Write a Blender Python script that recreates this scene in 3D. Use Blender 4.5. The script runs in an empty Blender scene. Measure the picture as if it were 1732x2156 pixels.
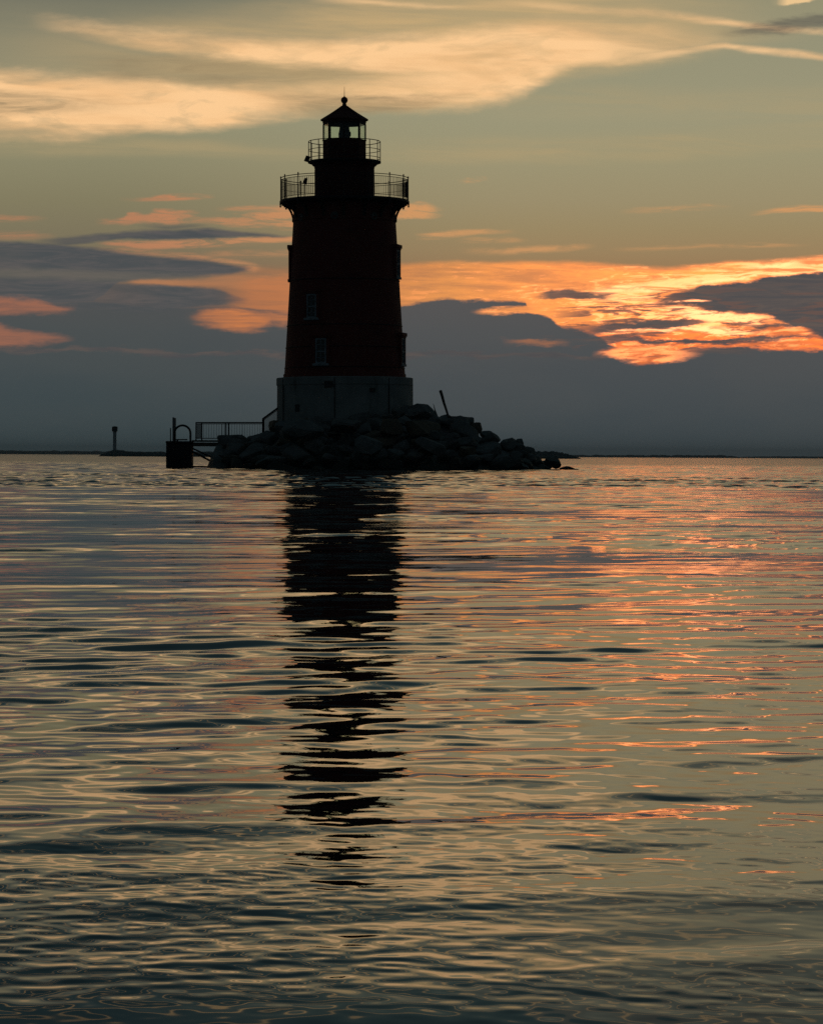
import bpy, bmesh, math, random
import numpy as np
from mathutils import Vector, Matrix, Euler

random.seed(7)
SC = bpy.context.scene
COL = SC.collection
R = math.radians

# ------------------------------------------------------------------ the view
# Angles in the sky and on the ground are worked out from image pixels;
# the lighthouse is estimated to stand 160 m from a low boat, the lens sees 22.6 deg.
F = 6083.0            # focal length in image pixels
CAM_H = 0.70
HOR = 959.8           # horizon row
CX = 866.0
ROLL = R(0.31)

def srgb(r, g, b):
    def f(c):
        c /= 255.0
        return c / 12.92 if c <= 0.04045 else ((c + 0.055) / 1.055) ** 2.4
    return (f(r), f(g), f(b), 1.0)

# ------------------------------------------------------------------ node helper
class NB:
    def __init__(s, tree):
        s.t = tree
    def new(s, typ, **kw):
        n = s.t.nodes.new(typ)
        for k, v in kw.items():
            setattr(n, k, v)
        return n
    def put(s, sock, v):
        if isinstance(v, bpy.types.NodeSocket):
            s.t.links.new(v, sock)
        elif v is not None:
            sock.default_value = v
    def m(s, op, a, b=None, c=None, clamp=False):
        n = s.new('ShaderNodeMath', operation=op, use_clamp=clamp)
        s.put(n.inputs[0], a)
        s.put(n.inputs[1], b)
        s.put(n.inputs[2], c)
        return n.outputs[0]
    def vm(s, op, a, b=None, scale=None):
        n = s.new('ShaderNodeVectorMath', operation=op)
        s.put(n.inputs[0], a)
        s.put(n.inputs[1], b)
        if scale is not None:
            s.put(n.inputs['Scale'], scale)
        return n.outputs[0]
    def comb(s, x, y, z=0.0):
        n = s.new('ShaderNodeCombineXYZ')
        s.put(n.inputs[0], x); s.put(n.inputs[1], y); s.put(n.inputs[2], z)
        return n.outputs[0]
    def sep(s, v):
        n = s.new('ShaderNodeSeparateXYZ')
        s.put(n.inputs[0], v)
        return n.outputs
    def mr(s, v, a, b, c=0.0, d=1.0, smooth=True):
        n = s.new('ShaderNodeMapRange', interpolation_type='SMOOTHSTEP' if smooth else 'LINEAR')
        s.put(n.inputs['Value'], v)
        s.put(n.inputs['From Min'], a); s.put(n.inputs['From Max'], b)
        s.put(n.inputs['To Min'], c); s.put(n.inputs['To Max'], d)
        return n.outputs['Result']
    def mix(s, f, a, b, blend='MIX'):
        n = s.new('ShaderNodeMix', data_type='RGBA', blend_type=blend)
        s.put(n.inputs[0], f); s.put(n.inputs[6], a); s.put(n.inputs[7], b)
        return n.outputs[2]
    def ramp(s, f, stops, interp='LINEAR'):
        n = s.new('ShaderNodeValToRGB')
        cr = n.color_ramp
        cr.interpolation = interp
        while len(cr.elements) < len(stops):
            cr.elements.new(0.5)
        for e, (p, c) in zip(cr.elements, sorted(stops)):
            e.position = p
        for e, (p, c) in zip(cr.elements, sorted(stops)):
            e.color = c
        s.put(n.inputs[0], f)
        return n.outputs[0]
    def noise(s, vec, scale=1.0, detail=4.0, rough=0.5, dist=0.0, dim='3D', typ='FBM'):
        n = s.new('ShaderNodeTexNoise', noise_dimensions=dim, noise_type=typ)
        s.put(n.inputs['Vector'], vec)
        s.put(n.inputs['Scale'], scale); s.put(n.inputs['Detail'], detail)
        s.put(n.inputs['Roughness'], rough); s.put(n.inputs['Distortion'], dist)
        return n.outputs

# ------------------------------------------------------------------ the sky
SUN_AZ, SUN_EL = R(6.9), R(2.6)

def build_world():
    w = bpy.data.worlds.new("World")
    SC.world = w
    w.use_nodes = True
    t = w.node_tree
    t.nodes.clear()
    B = NB(t)
    out = B.new('ShaderNodeOutputWorld')
    tc = B.new('ShaderNodeTexCoord')
    D = tc.outputs['Generated']
    x, y, z = B.sep(D)
    hyp = B.m('SQRT', B.m('ADD', B.m('MULTIPLY', x, x), B.m('ADD', B.m('MULTIPLY', y, y), 1e-6)))
    az = B.m('ARCTAN2', x, y)
    U = B.m('MULTIPLY_ADD', az, F * 1.004, CX)
    V = B.m('MULTIPLY_ADD', B.m('DIVIDE', z, hyp), -F, 960.0)
    # air turbulence: shared displacement of every cloud edge
    PA = B.comb(B.m('MULTIPLY', U, 1 / 520.0), B.m('MULTIPLY', V, 1 / 150.0), 3.1)
    PB = B.comb(B.m('MULTIPLY', U, 1 / 110.0), B.m('MULTIPLY', V, 1 / 30.0), 7.7)
    nA = B.noise(PA, 1.0, 5.0, 0.55)
    nB = B.noise(PB, 1.0, 5.0, 0.62)
    a1 = B.m('SUBTRACT', nA['Fac'], 0.5)
    b1 = B.m('SUBTRACT', nB['Fac'], 0.5)
    Vs = B.m('ADD', B.m('MULTIPLY_ADD', a1, 46.0, V), B.m('MULTIPLY', b1, 10.0))   # soft, high cloud
    Vc = B.m('ADD', B.m('MULTIPLY_ADD', a1, 26.0, V), B.m('MULTIPLY', b1, 44.0))   # crumbly, low cloud
    Vg = B.m('ADD', B.m('MULTIPLY_ADD', a1, 40.0, V), B.m('MULTIPLY', b1, 34.0))   # feathered cirrus
    Vf = B.m('ADD', B.m('MULTIPLY_ADD', a1, 12.0, V), B.m('MULTIPLY', b1, 16.0))   # fine-edged
    Vk = B.m('ADD', B.m('MULTIPLY_ADD', a1, 14.0, V), B.m('MULTIPLY', b1, 40.0))
    aU = B.m('SUBTRACT', B.sep(nA['Color'])[0], 0.5)
    U2 = B.m('MULTIPLY_ADD', aU, 90.0, U)
    VOFF, VSC = 500.0, 2000.0
    n01 = lambda v: B.m('MULTIPLY_ADD', v, 1 / VSC, VOFF / VSC)
    VsN, VcN, VN, VfN, VkN, VgN = n01(Vs), n01(Vc), n01(V), n01(Vf), n01(Vk), n01(Vg)
    UN = B.m('MULTIPLY_ADD', U2, 1 / 2932.0, 600 / 2932.0)
    # streaks combed along the wind, used to thin the cloud
    PS = B.comb(B.m('ADD', B.m('MULTIPLY', U, 1 / 420.0), B.m('MULTIPLY', V, 1 / 700.0)),
                B.m('ADD', B.m('MULTIPLY', V, 1 / 34.0), B.m('MULTIPLY', U, -1 / 900.0)), 1.3)
    streak = B.noise(PS, 1.0, 5.0, 0.58, 0.6)['Fac']
    PF = B.comb(B.m('MULTIPLY', U, 1 / 150.0), B.m('MULTIPLY', V, 1 / 17.0), 9.0)
    fine = B.noise(PF, 1.0, 6.0, 0.65, 1.2)['Fac']

    def band(stops, st, sb, vn=None, un=None):
        vn = vn or VsN
        cols = [((u + 600) / 2932.0, ((a + VOFF) / VSC, (b + VOFF) / VSC, wt, 1.0)) for u, a, b, wt in stops]
        r = B.ramp(un or UN, cols)
        q = B.new('ShaderNodeSeparateColor')
        t.links.new(r, q.inputs[0])
        m1 = B.mr(B.m('SUBTRACT', vn, q.outputs[0]), -st / VSC, st / VSC)
        m2 = B.mr(B.m('SUBTRACT', q.outputs[1], vn), -sb / VSC, sb / VSC)
        return B.m('MULTIPLY', B.m('MULTIPLY', m1, m2), q.outputs[2])

    # --- clear air behind the clouds, by elevation (left column) and towards the sun (right)
    def vr(stops):
        return B.ramp(VN, [((v + VOFF) / VSC, srgb(*c)) for v, c in stops])
    left = vr([(-480, (34, 52, 57)), (-330, (42, 62, 66)), (-200, (44, 64, 68)), (-120, (52, 71, 74)), (-70, (66, 83, 83)), (-15, (102, 107, 97)), (20, (125, 123, 104)), (90, (128, 129, 109)),
               (240, (147, 145, 117)), (330, (142, 138, 109)), (430, (132, 126, 98)), (520, (124, 115, 92)),
               (620, (116, 96, 82)), (700, (76, 80, 80)), (800, (60, 72, 73)), (960, (50, 63, 66)), (1000, (46, 57, 61))])
    right = vr([(-480, (44, 62, 66)), (-330, (58, 77, 78)), (-200, (80, 96, 91)), (-130, (98, 109, 99)), (-60, (124, 127, 108)), (0, (148, 144, 116)), (90, (150, 147, 120)),
                (240, (156, 152, 123)), (330, (157, 150, 118)), (420, (156, 144, 111)), (480, (155, 138, 102)), (530, (156, 132, 96)),
                (620, (150, 110, 78)), (720, (92, 84, 82)), (800, (72, 79, 80)), (960, (62, 71, 74)), (1000, (54, 62, 66))])
    c = B.mix(B.mr(U, 150, 1150), left, right)

    gold = srgb(254, 206, 150)
    gold2 = srgb(242, 192, 136)
    tan = srgb(190, 160, 112)
    grey = srgb(146, 128, 98)
    slate = srgb(72, 79, 81)
    mauve = srgb(98, 92, 90)

    # --- faint high veil streaks in the olive air
    v1 = band([(-600, 300, 335, .5), (0, 302, 334, .55), (420, 300, 332, .5), (640, 318, 340, .3), (800, 320, 345, 0)], 16, 14)
    v2 = band([(600, 300, 345, 0), (900, 300, 345, .5), (1300, 285, 335, .6), (1732, 262, 318, .5), (2332, 240, 310, .5)], 22, 16)
    v3 = band([(900, 180, 240, 0), (1250, 195, 240, .4), (1732, 190, 250, .35), (2332, 190, 250, .3)], 26, 26)
    v = B.m('MAXIMUM', B.m('MAXIMUM', v1, v2), v3)
    c = B.mix(B.m('MULTIPLY', v, B.mr(streak, .35, .62, .3, 1.0)), c, srgb(180, 158, 116))

    # --- the long golden cirrus
    veil = band([(-600, -90, 150, .2), (0, 60, 200, .15), (180, 66, 180, .35), (420, 40, 230, .6), (700, 0, 230, .75), (1000, -30, 215, .9),
                 (1150, -30, 160, .9), (1320, -20, 140, .65), (1500, 0, 110, .4), (1620, 30, 95, .15), (1732, 30, 90, 0)], 45, 26, VgN)
    c = B.mix(B.m('MULTIPLY', veil, B.mr(streak, .3, .65, .55, 1.0)), c, srgb(206, 173, 122))
    g1 = band([(-600, 150, 310, .8), (-200, 160, 300, .9), (0, 165, 292, 1), (140, 168, 292, 1), (300, 178, 277, 1), (430, 186, 266, 1),
               (520, 184, 254, 1), (600, 180, 236, .85), (700, 172, 222, .6), (860, 150, 222, .75), (980, 140, 216, .9), (1060, 130, 204, 1),
               (1110, 128, 190, 1), (1150, 126, 166, .9), (1176, 125, 150, .55), (1215, 125, 140, .0), (2332, 125, 140, .0)], 20, 22, VgN)
    g2 = band([(60, 58, 66, 0), (130, 60, 74, .5), (220, 66, 92, .8), (330, 80, 112, .9), (480, 92, 128, .95), (650, 96, 140, 1),
               (820, 80, 150, 1), (980, 62, 160, 1), (1120, 48, 150, 1), (1250, 46, 136, .8), (1360, 52, 125, .5), (1480, 75, 110, .3), (1560, 90, 100, 0)], 24, 16, VgN)
    g3 = band([(860, -2, 8, 0), (1100, 4, 18, .35), (1300, 18, 32, .5), (1450, 32, 44, .6), (1570, 50, 60, .7), (1680, 62, 74, .5), (1800, 80, 92, .4), (2332, 90, 110, 0)], 7, 6)
    g4 = band([(1180, 130, 150, 0), (1300, 122, 138, .45), (1420, 108, 122, .55), (1530, 96, 108, .7), (1640, 110, 122, .7), (1732, 124, 134, .75), (2332, 190, 205, .4)], 6, 6)
    g5 = band([(640, -4, 6, 0), (760, 0, 9, .5), (900, 4, 12, .4), (1050, 8, 14, 0)], 6, 6)
    soft = B.noise(B.comb(B.m('ADD', B.m('MULTIPLY', U, 1 / 330.0), B.m('MULTIPLY', V, 1 / 500.0)), B.m('SUBTRACT', B.m('MULTIPLY', V, 1 / 62.0), B.m('MULTIPLY', U, 1 / 1100.0)), 33.0), 1.0, 4, .5, .5)['Fac']
    thick = B.mr(B.m('ADD', B.m('MULTIPLY', soft, .75), B.m('MULTIPLY', streak, .25)), .30, .58, .55, 1.12)
    g = B.m('MAXIMUM', B.m('MAXIMUM', g1, g2), B.m('MAXIMUM', B.m('MAXIMUM', g3, g4), g5))
    wisp = B.noise(B.comb(B.m('ADD', B.m('MULTIPLY', U, 1 / 190.0), B.m('MULTIPLY', V, 1 / 260.0)), B.m('SUBTRACT', B.m('MULTIPLY', V, 1 / 46.0), B.m('MULTIPLY', U, 1 / 700.0)), 21.0), 1.0, 6, .6, .9)['Fac']
    g = B.m('MULTIPLY', B.m('MULTIPLY', g, thick), B.mr(wisp, .30, .58, .62, 1.08), clamp=True)
    warm = B.mix(B.mr(B.m('ADD', B.m('MULTIPLY', soft, .8), B.m('MULTIPLY', fine, .2)), .36, .60), gold2, gold)
    c = B.mix(g, c, warm)
    # greyer, thicker lobes inside the cirrus
    d1 = band([(-600, 190, 262, .8), (0, 205, 254, .95), (80, 206, 250, .85), (180, 213, 244, .5), (300, 220, 236, 0)], 11, 12, VfN)
    d2 = band([(120, 118, 176, 0), (260, 126, 180, .6), (420, 134, 180, .7), (600, 140, 176, .6), (760, 136, 160, .4), (900, 130, 145, 0)], 14, 14)
    d3 = band([(520, 200, 240, 0), (640, 202, 238, .7), (760, 196, 240, .85), (880, 196, 226, .7), (1000, 190, 204, 0)], 7, 8, VcN)
    c = B.mix(B.m('MULTIPLY', B.m('MAXIMUM', d1, B.m('MAXIMUM', d2, d3)), B.mr(fine, .2, .7, 1.0, .35)), c, grey)
    # dark scud and a bright tuft at the upper right
    d4 = band([(1500, 62, 76, 0), (1570, 56, 74, .7), (1640, 42, 70, .9), (1732, 40, 66, .95), (1850, 30, 66, .9), (2000, 40, 60, 0)], 9, 10, VcN)
    c = B.mix(B.m('MULTIPLY', d4, B.mr(fine, .25, .6, 1.0, .65)), c, srgb(92, 90, 84))
    tuft = band([(1620, 0, 14, 0), (1645, -8, 14, .9), (1690, -10, 6, .9), (1720, -12, -2, 0)], 4, 4, VcN)
    c = B.mix(tuft, c, srgb(244, 204, 148))
    # unseen golden streaks, added overhead so the near water mirrors gold lines
    h1 = band([(-600, -70, -40, .2), (300, -80, -45, .25), (900, -60, -35, .3), (1300, -75, -50, .4), (1700, -80, -60, .0)], 12, 12)
    h2 = band([(-600, -190, -178, .3), (100, -168, -154, .5), (800, -156, -140, .6), (1200, -150, -136, .5), (2332, -150, -138, .4)], 6, 6)
    h3 = band([(-600, -270, -262, .2), (300, -275, -262, .35), (900, -255, -242, .45), (1500, -262, -250, .45), (2332, -262, -250, .3)], 6, 6)
    h2 = B.m('MAXIMUM', h2, h3)
    c = B.mix(B.m('MULTIPLY', B.m('MAXIMUM', h1, h2), thick, clamp=True), c, srgb(226, 182, 122))

    # --- small salmon flecks of altocumulus
    sal = srgb(210, 154, 102)
    pk = srgb(184, 128, 94)
    s1 = band([(235, 421, 426, 0), (285, 419, 427, .75), (350, 413, 426, 1), (425, 415, 421, .8), (450, 416, 420, 0)], 4, 3, VfN)
    s2 = band([(195, 471, 474, 0), (220, 466, 475, .8), (250, 461, 475, .9), (262, 447, 475, .9), (285, 449, 474, .85), (300, 458, 476, .8), (318, 450, 476, .95), (375, 449, 474, .9), (420, 456, 472, .6),
               (470, 456, 476, .8), (540, 451, 481, .95), (620, 447, 481, .95), (700, 446, 474, .5), (760, 446, 466, 0)], 5, 6, VkN)
    s3 = band([(440, 441, 446, 0), (490, 439, 447, .75), (600, 438, 450, .8), (700, 437, 450, 0)], 4, 4, VfN)
    s4 = band([(-600, 464, 476, .5), (0, 465, 476, .75), (55, 464, 474, .6), (95, 465, 470, 0)], 5, 5, VfN)
    s5 = band([(-600, 497, 512, .5), (0, 500, 513, .55), (80, 498, 510, .55), (120, 501, 506, 0)], 7, 6, VfN)
    s6 = band([(600, 430, 460, 0), (760, 430, 460, .9), (850, 432, 462, 1), (905, 434, 462, .9), (940, 446, 462, 0)], 7, 4, VcN)
    s7 = band([(870, 492, 504, 0), (910, 490, 502, .8), (1010, 482, 492, .7), (1090, 484, 490, 0)], 4, 4, VfN)
    s8 = band([(950, 500, 508, 0), (1020, 501, 510, .6), (1075, 500, 508, .5), (1100, 502, 506, 0)], 4, 4, VfN)
    s9 = band([(950, 524, 532, 0), (1050, 522, 532, .7), (1190, 513, 524, .8), (1240, 514, 520, 0)], 5, 4, VfN)
    s10 = band([(1300, 443, 450, 0), (1400, 434, 444, .6), (1480, 430, 438, .5), (1540, 430, 436, 0)], 5, 4, VfN)
    s11 = band([(1560, 446, 451, 0), (1640, 441, 450, .9), (1732, 436, 450, 1), (1900, 430, 450, .8), (2332, 420, 440, 0)], 4, 3)
    s12 = band([(1270, 520, 528, 0), (1380, 512, 522, .6), (1470, 512, 519, .4), (1600, 508, 518, .5), (1700, 512, 518, 0)], 4, 4, VfN)
    s13 = band([(975, 374, 384, 0), (995, 373, 384, .8), (1020, 374, 381, .7), (1035, 375, 379, 0)], 3, 3, VcN)
    s = s1
    for q in (s2, s3, s4, s5, s6, s7, s8, s9, s10, s11, s12, s13):
        s = B.m('MAXIMUM', s, q)
    s14 = band([(195, 518, 524, 0), (225, 514, 524, .8), (300, 509, 529, .9), (400, 506, 523, 1), (500, 504, 517, 1), (620, 498, 508, 1), (700, 498, 506, 0)], 3, 5, VfN)
    s16 = band([(400, 536, 542, 0), (450, 531, 544, .45), (540, 528, 542, .5), (620, 526, 540, .4), (700, 526, 540, 0)], 5, 6, VfN)
    s15 = band([(180, 528, 536, 0), (250, 527, 541, .5), (340, 532, 548, .6), (430, 542, 557, .6), (500, 552, 570, .8), (532, 560, 576, .9), (550, 566, 570, 0)], 5, 6, VfN)
    s = B.m('MAXIMUM', s, B.m('MAXIMUM', s14, B.m('MAXIMUM', s15, s16)))
    s = B.m('MULTIPLY', s, B.m('MULTIPLY', B.mr(fine, .36, .56, .12, 1.1), B.mr(nB['Fac'], .34, .52, .45, 1.0)), clamp=True)
    c = B.mix(s, c, B.mix(B.mr(U, 200, 1000), pk, sal))

    # --- the sunset glow above the bank
    glow = band([(100, 560, 720, 0), (330, 548, 720, .1), (460, 564, 720, .42), (620, 566, 720, .6), (840, 552, 720, 1), (950, 545, 740, 1),
                 (1180, 546, 790, 1), (1250, 552, 790, 1), (1400, 563, 790, 1), (1520, 552, 790, 1), (1732, 540, 790, 1), (2332, 520, 790, .6)], 9, 30)
    gc = B.ramp(B.m('MULTIPLY_ADD', U, 1 / 2932.0, 600 / 2932.0),
                [((400 + 600) / 2932, srgb(150, 106, 84)), ((650 + 600) / 2932, srgb(188, 124, 80)), ((950 + 600) / 2932, (.88, .335, .095, 1)),
                 ((1250 + 600) / 2932, (1.45, .44, .105, 1)), ((1500 + 600) / 2932, (2.1, .55, .12, 1)), ((1732 + 600) / 2932, (1.9, .50, .12, 1)),
                 (1.0, srgb(190, 130, 92))])
    gdark = B.mix(.55, gc, srgb(132, 100, 82))
    gc = B.mix(B.m('MULTIPLY', B.mr(V, 668, 712), B.mr(U, 1000, 1200)), gc, (1.5, .30, .06, 1))
    gdark = B.mix(.5, gc, srgb(140, 104, 84))
    gtex = B.m('ADD', B.m('MULTIPLY', streak, .45), B.m('ADD', B.m('MULTIPLY', fine, .3), B.m('MULTIPLY', nB['Fac'], .25)))
    gleft = B.m('MAXIMUM', B.mr(U, 560, 800), B.mr(gtex, .40, .56, .35, 1.0))
    c = B.mix(B.m('MULTIPLY', glow, gleft), c, B.mix(B.mr(gtex, .40, .58), gdark, gc))
    wedge = band([(262, 596, 602, 0), (285, 590, 603, .9), (350, 592, 604, .9), (420, 592, 606, .65), (520, 582, 612, .45), (620, 576, 614, .4), (720, 570, 610, 0)], 4, 5, VfN)
    c = B.mix(B.m('MULTIPLY', wedge, B.mr(gtex, .36, .56, .5, 1.0)), c, srgb(190, 128, 86))
    # white-hot gaps where the sun stands behind the cloud
    rr = B.m('ADD', B.m('POWER', B.m('MULTIPLY', B.m('SUBTRACT', U, 1480.0), 1 / 300.0), 2.0), B.m('POWER', B.m('MULTIPLY', B.m('SUBTRACT', V, 655.0), 1 / 95.0), 2.0))
    core = B.m('EXPONENT', B.m('MULTIPLY', rr, -1.0))
    crumb = B.noise(B.comb(B.m('ADD', B.m('MULTIPLY', U, 1 / 46.0), B.m('MULTIPLY', V, 1 / 60.0)), B.m('MULTIPLY', V, 1 / 15.0), 4.4), 1.0, 5, .62, .8)['Fac']
    hot = B.m('MULTIPLY', B.m('MULTIPLY', B.m('POWER', core, .6), glow), B.mr(B.m('ADD', B.m('ADD', B.m('MULTIPLY', fine, .5), B.m('MULTIPLY', crumb, .5)), B.m('MULTIPLY', core, .06)), .535, .62), clamp=True)
    cold = B.m('MULTIPLY', B.m('MULTIPLY', core, glow), B.mr(crumb, .475, .40))
    c = B.mix(B.m('MULTIPLY', cold, .45), c, srgb(150, 100, 78))
    c = B.mix(hot, c, (3.0, .90, .30, 1))
    rim = band([(1200, 610, 640, 0), (1330, 590, 628, .8), (1480, 570, 600, .9), (1560, 558, 592, 1), (1660, 548, 580, 1), (1732, 545, 574, .8), (2332, 530, 560, 0)], 12, 5, VcN)
    c = B.mix(B.m('MULTIPLY', rim, B.mr(fine, .42, .56)), c, (2.2, .85, .32, 1))

    # --- slate cloud bank lying on the horizon
    bank = band([(-600, 640, 1500, 1), (0, 638, 1500, 1), (150, 640, 1500, 1), (300, 648, 1500, 1), (410, 654, 1500, 1), (480, 652, 1500, 1), (560, 655, 1500, 1), (640, 655, 1500, 1), (720, 652, 1500, 1),
                 (830, 650, 1500, 1), (880, 634, 1500, 1), (960, 629, 1500, 1), (1090, 630, 1500, 1), (1112, 636, 1500, 1), (1118, 660, 1500, 1),
                 (1160, 668, 1500, 1), (1185, 690, 1500, 1), (1240, 694, 1500, 1), (1262, 712, 1500, 1), (1300, 735, 1500, 1), (1340, 746, 1500, 1), (1420, 744, 1500, 1),
                 (1500, 733, 1500, 1), (1560, 728, 1500, 1), (1640, 734, 1500, 1), (1732, 738, 1500, 1), (2332, 640, 1500, 1)], 4, 20, VkN)
    # the sun breaks in under the lip of the bank
    o6 = band([(1000, 652, 656, 0), (1030, 644, 660, .9), (1100, 644, 658, .95), (1180, 648, 676, 1), (1230, 660, 690, .9), (1260, 670, 690, 0)], 4, 4, VkN)
    bank = B.m('MULTIPLY', bank, B.m('SUBTRACT', 1.0, o6))
    bcol = B.ramp(VN, [((600 + VOFF) / VSC, srgb(86, 85, 86)), ((700 + VOFF) / VSC, srgb(76, 82, 85)), ((820 + VOFF) / VSC, srgb(69, 79, 83)),
                       ((960 + VOFF) / VSC, srgb(60, 74, 79)), ((1100 + VOFF) / VSC, srgb(40, 50, 54))])
    bcol = B.mix(B.mr(U, 900, 200, 0, .16), bcol, srgb(34, 62, 60))
    bcol = B.mix(B.mr(nA['Fac'], .35, .65), bcol, B.mix(.05, bcol, srgb(120, 112, 100)))
    c = B.mix(bank, c, bcol)
    # fingers of dark cloud reaching in from the left
    f1 = band([(60, 514, 530, 0), (130, 507, 526, .8), (260, 494, 507, .95), (330, 488, 508, 1), (430, 484, 504, 1), (500, 490, 502, .9), (575, 497, 502, .8), (610, 498, 501, 0)], 5, 4, VfN)
    f2 = band([(-600, 500, 645, .9), (0, 516, 645, .95), (100, 521, 645, 1), (190, 531, 642, 1), (245, 536, 600, 1), (300, 541, 590, 1), (400, 550, 587, 1), (470, 558, 583, 1), (510, 563, 574, .9), (532, 566, 570, 0)], 6, 5, VfN)
    f3 = band([(150, 596, 660, .6), (250, 604, 660, .85), (345, 603, 658, 1), (400, 606, 654, 1), (460, 613, 648, .95), (512, 630, 642, .7), (535, 634, 640, 0)], 4, 7, VfN)
    f4 = band([(280, 474, 484, 0), (340, 476, 486, .6), (400, 474, 482, .5), (440, 474, 480, 0)], 5, 5)
    f = B.m('MAXIMUM', B.m('MAXIMUM', f1, f2), B.m('MAXIMUM', f3, f4))
    c = B.mix(f, c, B.mix(B.mr(fine, .35, .7), srgb(74, 80, 83), srgb(92, 90, 90)))
    vv = band([(-600, 575, 600, .5), (0, 570, 592, .5), (250, 574, 596, .45), (420, 580, 600, .2), (500, 580, 600, 0)], 9, 9)
    c = B.mix(vv, c, srgb(112, 106, 94))
    # pink breaks in the bank
    o1 = band([(-600, 600, 690, .8), (0, 633, 672, .95), (80, 634, 668, .9), (140, 652, 666, .8), (165, 656, 662, 0)], 7, 8, VkN)
    o2 = band([(-600, 680, 760, .8), (0, 688, 738, .9), (40, 700, 738, .85), (100, 712, 732, .75), (140, 714, 724, .6), (165, 716, 722, 0)], 8, 9, VkN)
    o3 = band([(395, 668, 676, 0), (425, 664, 684, .7), (460, 660, 690, .85), (510, 657, 696, .95), (550, 665, 694, .9), (580, 662, 684, .7), (610, 666, 686, .8), (660, 664, 680, 0)], 9, 10, VcN)
    o4 = band([(1060, 712, 724, 0), (1100, 712, 724, .45), (1160, 714, 724, .5), (1200, 715, 722, 0)], 5, 5, VcN)
    o5 = band([(480, 600, 660, 0), (540, 590, 660, .55), (640, 580, 670, .7), (760, 580, 670, 0)], 10, 10, VcN)
    o = B.m('MAXIMUM', B.m('MAXIMUM', o1, o2), B.m('MAXIMUM', B.m('MAXIMUM', o3, o4), o5))
    c = B.mix(B.m('MULTIPLY', o, B.mr(fine, .25, .6, .55, 1.1), clamp=True), c, B.mix(B.mr(U, 100, 500), srgb(154, 104, 84), srgb(200, 124, 78)))
    # dark cloud in front of the glow, on the right
    e1 = band([(1340, 636, 640, 0), (1390, 622, 640, .9), (1440, 606, 645, 1), (1500, 596, 652, 1), (1560, 590, 660, 1), (1640, 580, 676, 1), (1690, 576, 700, 1),
               (1732, 573, 715, 1), (1860, 560, 740, 1), (2332, 540, 760, .9)], 4, 7, VcN)
    e2 = band([(1120, 624, 630, 0), (1160, 612, 630, .9), (1210, 608, 628, .95), (1270, 616, 628, .9), (1300, 620, 626, 0)], 4, 4, VcN)
    e3 = band([(1180, 690, 700, 0), (1260, 683, 700, .95), (1340, 672, 696, 1), (1420, 664, 690, 1), (1470, 662, 676, .9), (1500, 664, 670, 0)], 4, 4, VcN)
    e4 = band([(1180, 708, 716, 0), (1270, 705, 718, .9), (1380, 708, 719, 1), (1500, 710, 722, 1), (1620, 706, 716, .95), (1740, 706, 714, .6)], 3, 4, VcN)
    e5 = band([(1380, 742, 752, .9), (1450, 728, 745, .9), (1540, 726, 745, .9), (1600, 724, 745, 0)], 3, 4, VcN)
    e6 = band([(1560, 690, 698, 0), (1600, 684, 697, .9), (1680, 682, 690, .9), (1740, 680, 700, .9)], 3, 4, VcN)
    e = B.m('MAXIMUM', B.m('MAXIMUM', B.m('MAXIMUM', e1, e2), B.m('MAXIMUM', e3, e4)), B.m('MAXIMUM', e5, e6))
    c = B.mix(e, c, B.mix(B.mr(fine, .35, .7), srgb(76, 78, 81), srgb(96, 88, 84)))
    r1 = band([(1370, 640, 648, 0), (1420, 646, 657, .9), (1500, 652, 669, 1), (1580, 664, 680, 1), (1630, 674, 681, 0)], 4, 4, VkN)
    r2 = band([(1240, 697, 703, 0), (1290, 697, 703, .6), (1350, 689, 695, .8), (1430, 684, 690, 1), (1500, 685, 699, 1), (1580, 694, 703, .5), (1620, 696, 700, 0)], 3, 3, VkN)
    r3 = band([(1425, 592, 598, 0), (1460, 588, 597, .9), (1500, 584, 591, .9), (1560, 577, 583, .9), (1620, 571, 577, .7), (1732, 567, 572, .5)], 3, 3, VkN)
    r4 = band([(1560, 556, 562, 0), (1600, 552, 561, .8), (1650, 546, 555, .9), (1690, 546, 551, 0)], 3, 3, VkN)
    r5 = band([(1395, 630, 633, 0), (1415, 629.5, 634, .9), (1475, 630, 634, .8), (1490, 631, 633, 0)], 1.5, 1.5, VfN)
    r6 = band([(1240, 606, 612, 0), (1270, 602, 612, .7), (1340, 600, 614, .8), (1400, 604, 612, 0)], 4, 4, VkN)
    r = B.m('MAXIMUM', B.m('MAXIMUM', r1, r2), B.m('MAXIMUM', B.m('MAXIMUM', r3, r4), B.m('MAXIMUM', r5, r6)))
    c = B.mix(B.m('MULTIPLY', r, B.mr(crumb, .34, .52, .35, 1.0)), c, (2.9, 1.0, .40, 1))
    shn = B.noise(B.comb(B.m('ADD', B.m('MULTIPLY', U, 1 / 120.0), B.m('MULTIPLY', V, -1 / 200.0)), B.m('ADD', B.m('MULTIPLY', V, 1 / 13.0), B.m('MULTIPLY', U, 1 / 420.0)), 14.0), 1.0, 6, .62, .7)['Fac']
    shz = B.m('MULTIPLY', B.m('MULTIPLY', B.mr(U, 1120, 1240), B.mr(V, 588, 625)), B.mr(V, 742, 715))
    shred = B.m('MULTIPLY', B.mr(shn, .505, .575), shz)
    c = B.mix(B.m('MULTIPLY', shred, .85), c, srgb(104, 84, 78))
    # glowing break below the bank and the thin hot lines along its lip
    k1 = band([(1240, 738, 744, 0), (1280, 730, 750, .9), (1330, 722, 758, 1), (1400, 726, 758, .9), (1430, 738, 752, .5), (1470, 740, 745, 0)], 7, 6, VcN)
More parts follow.
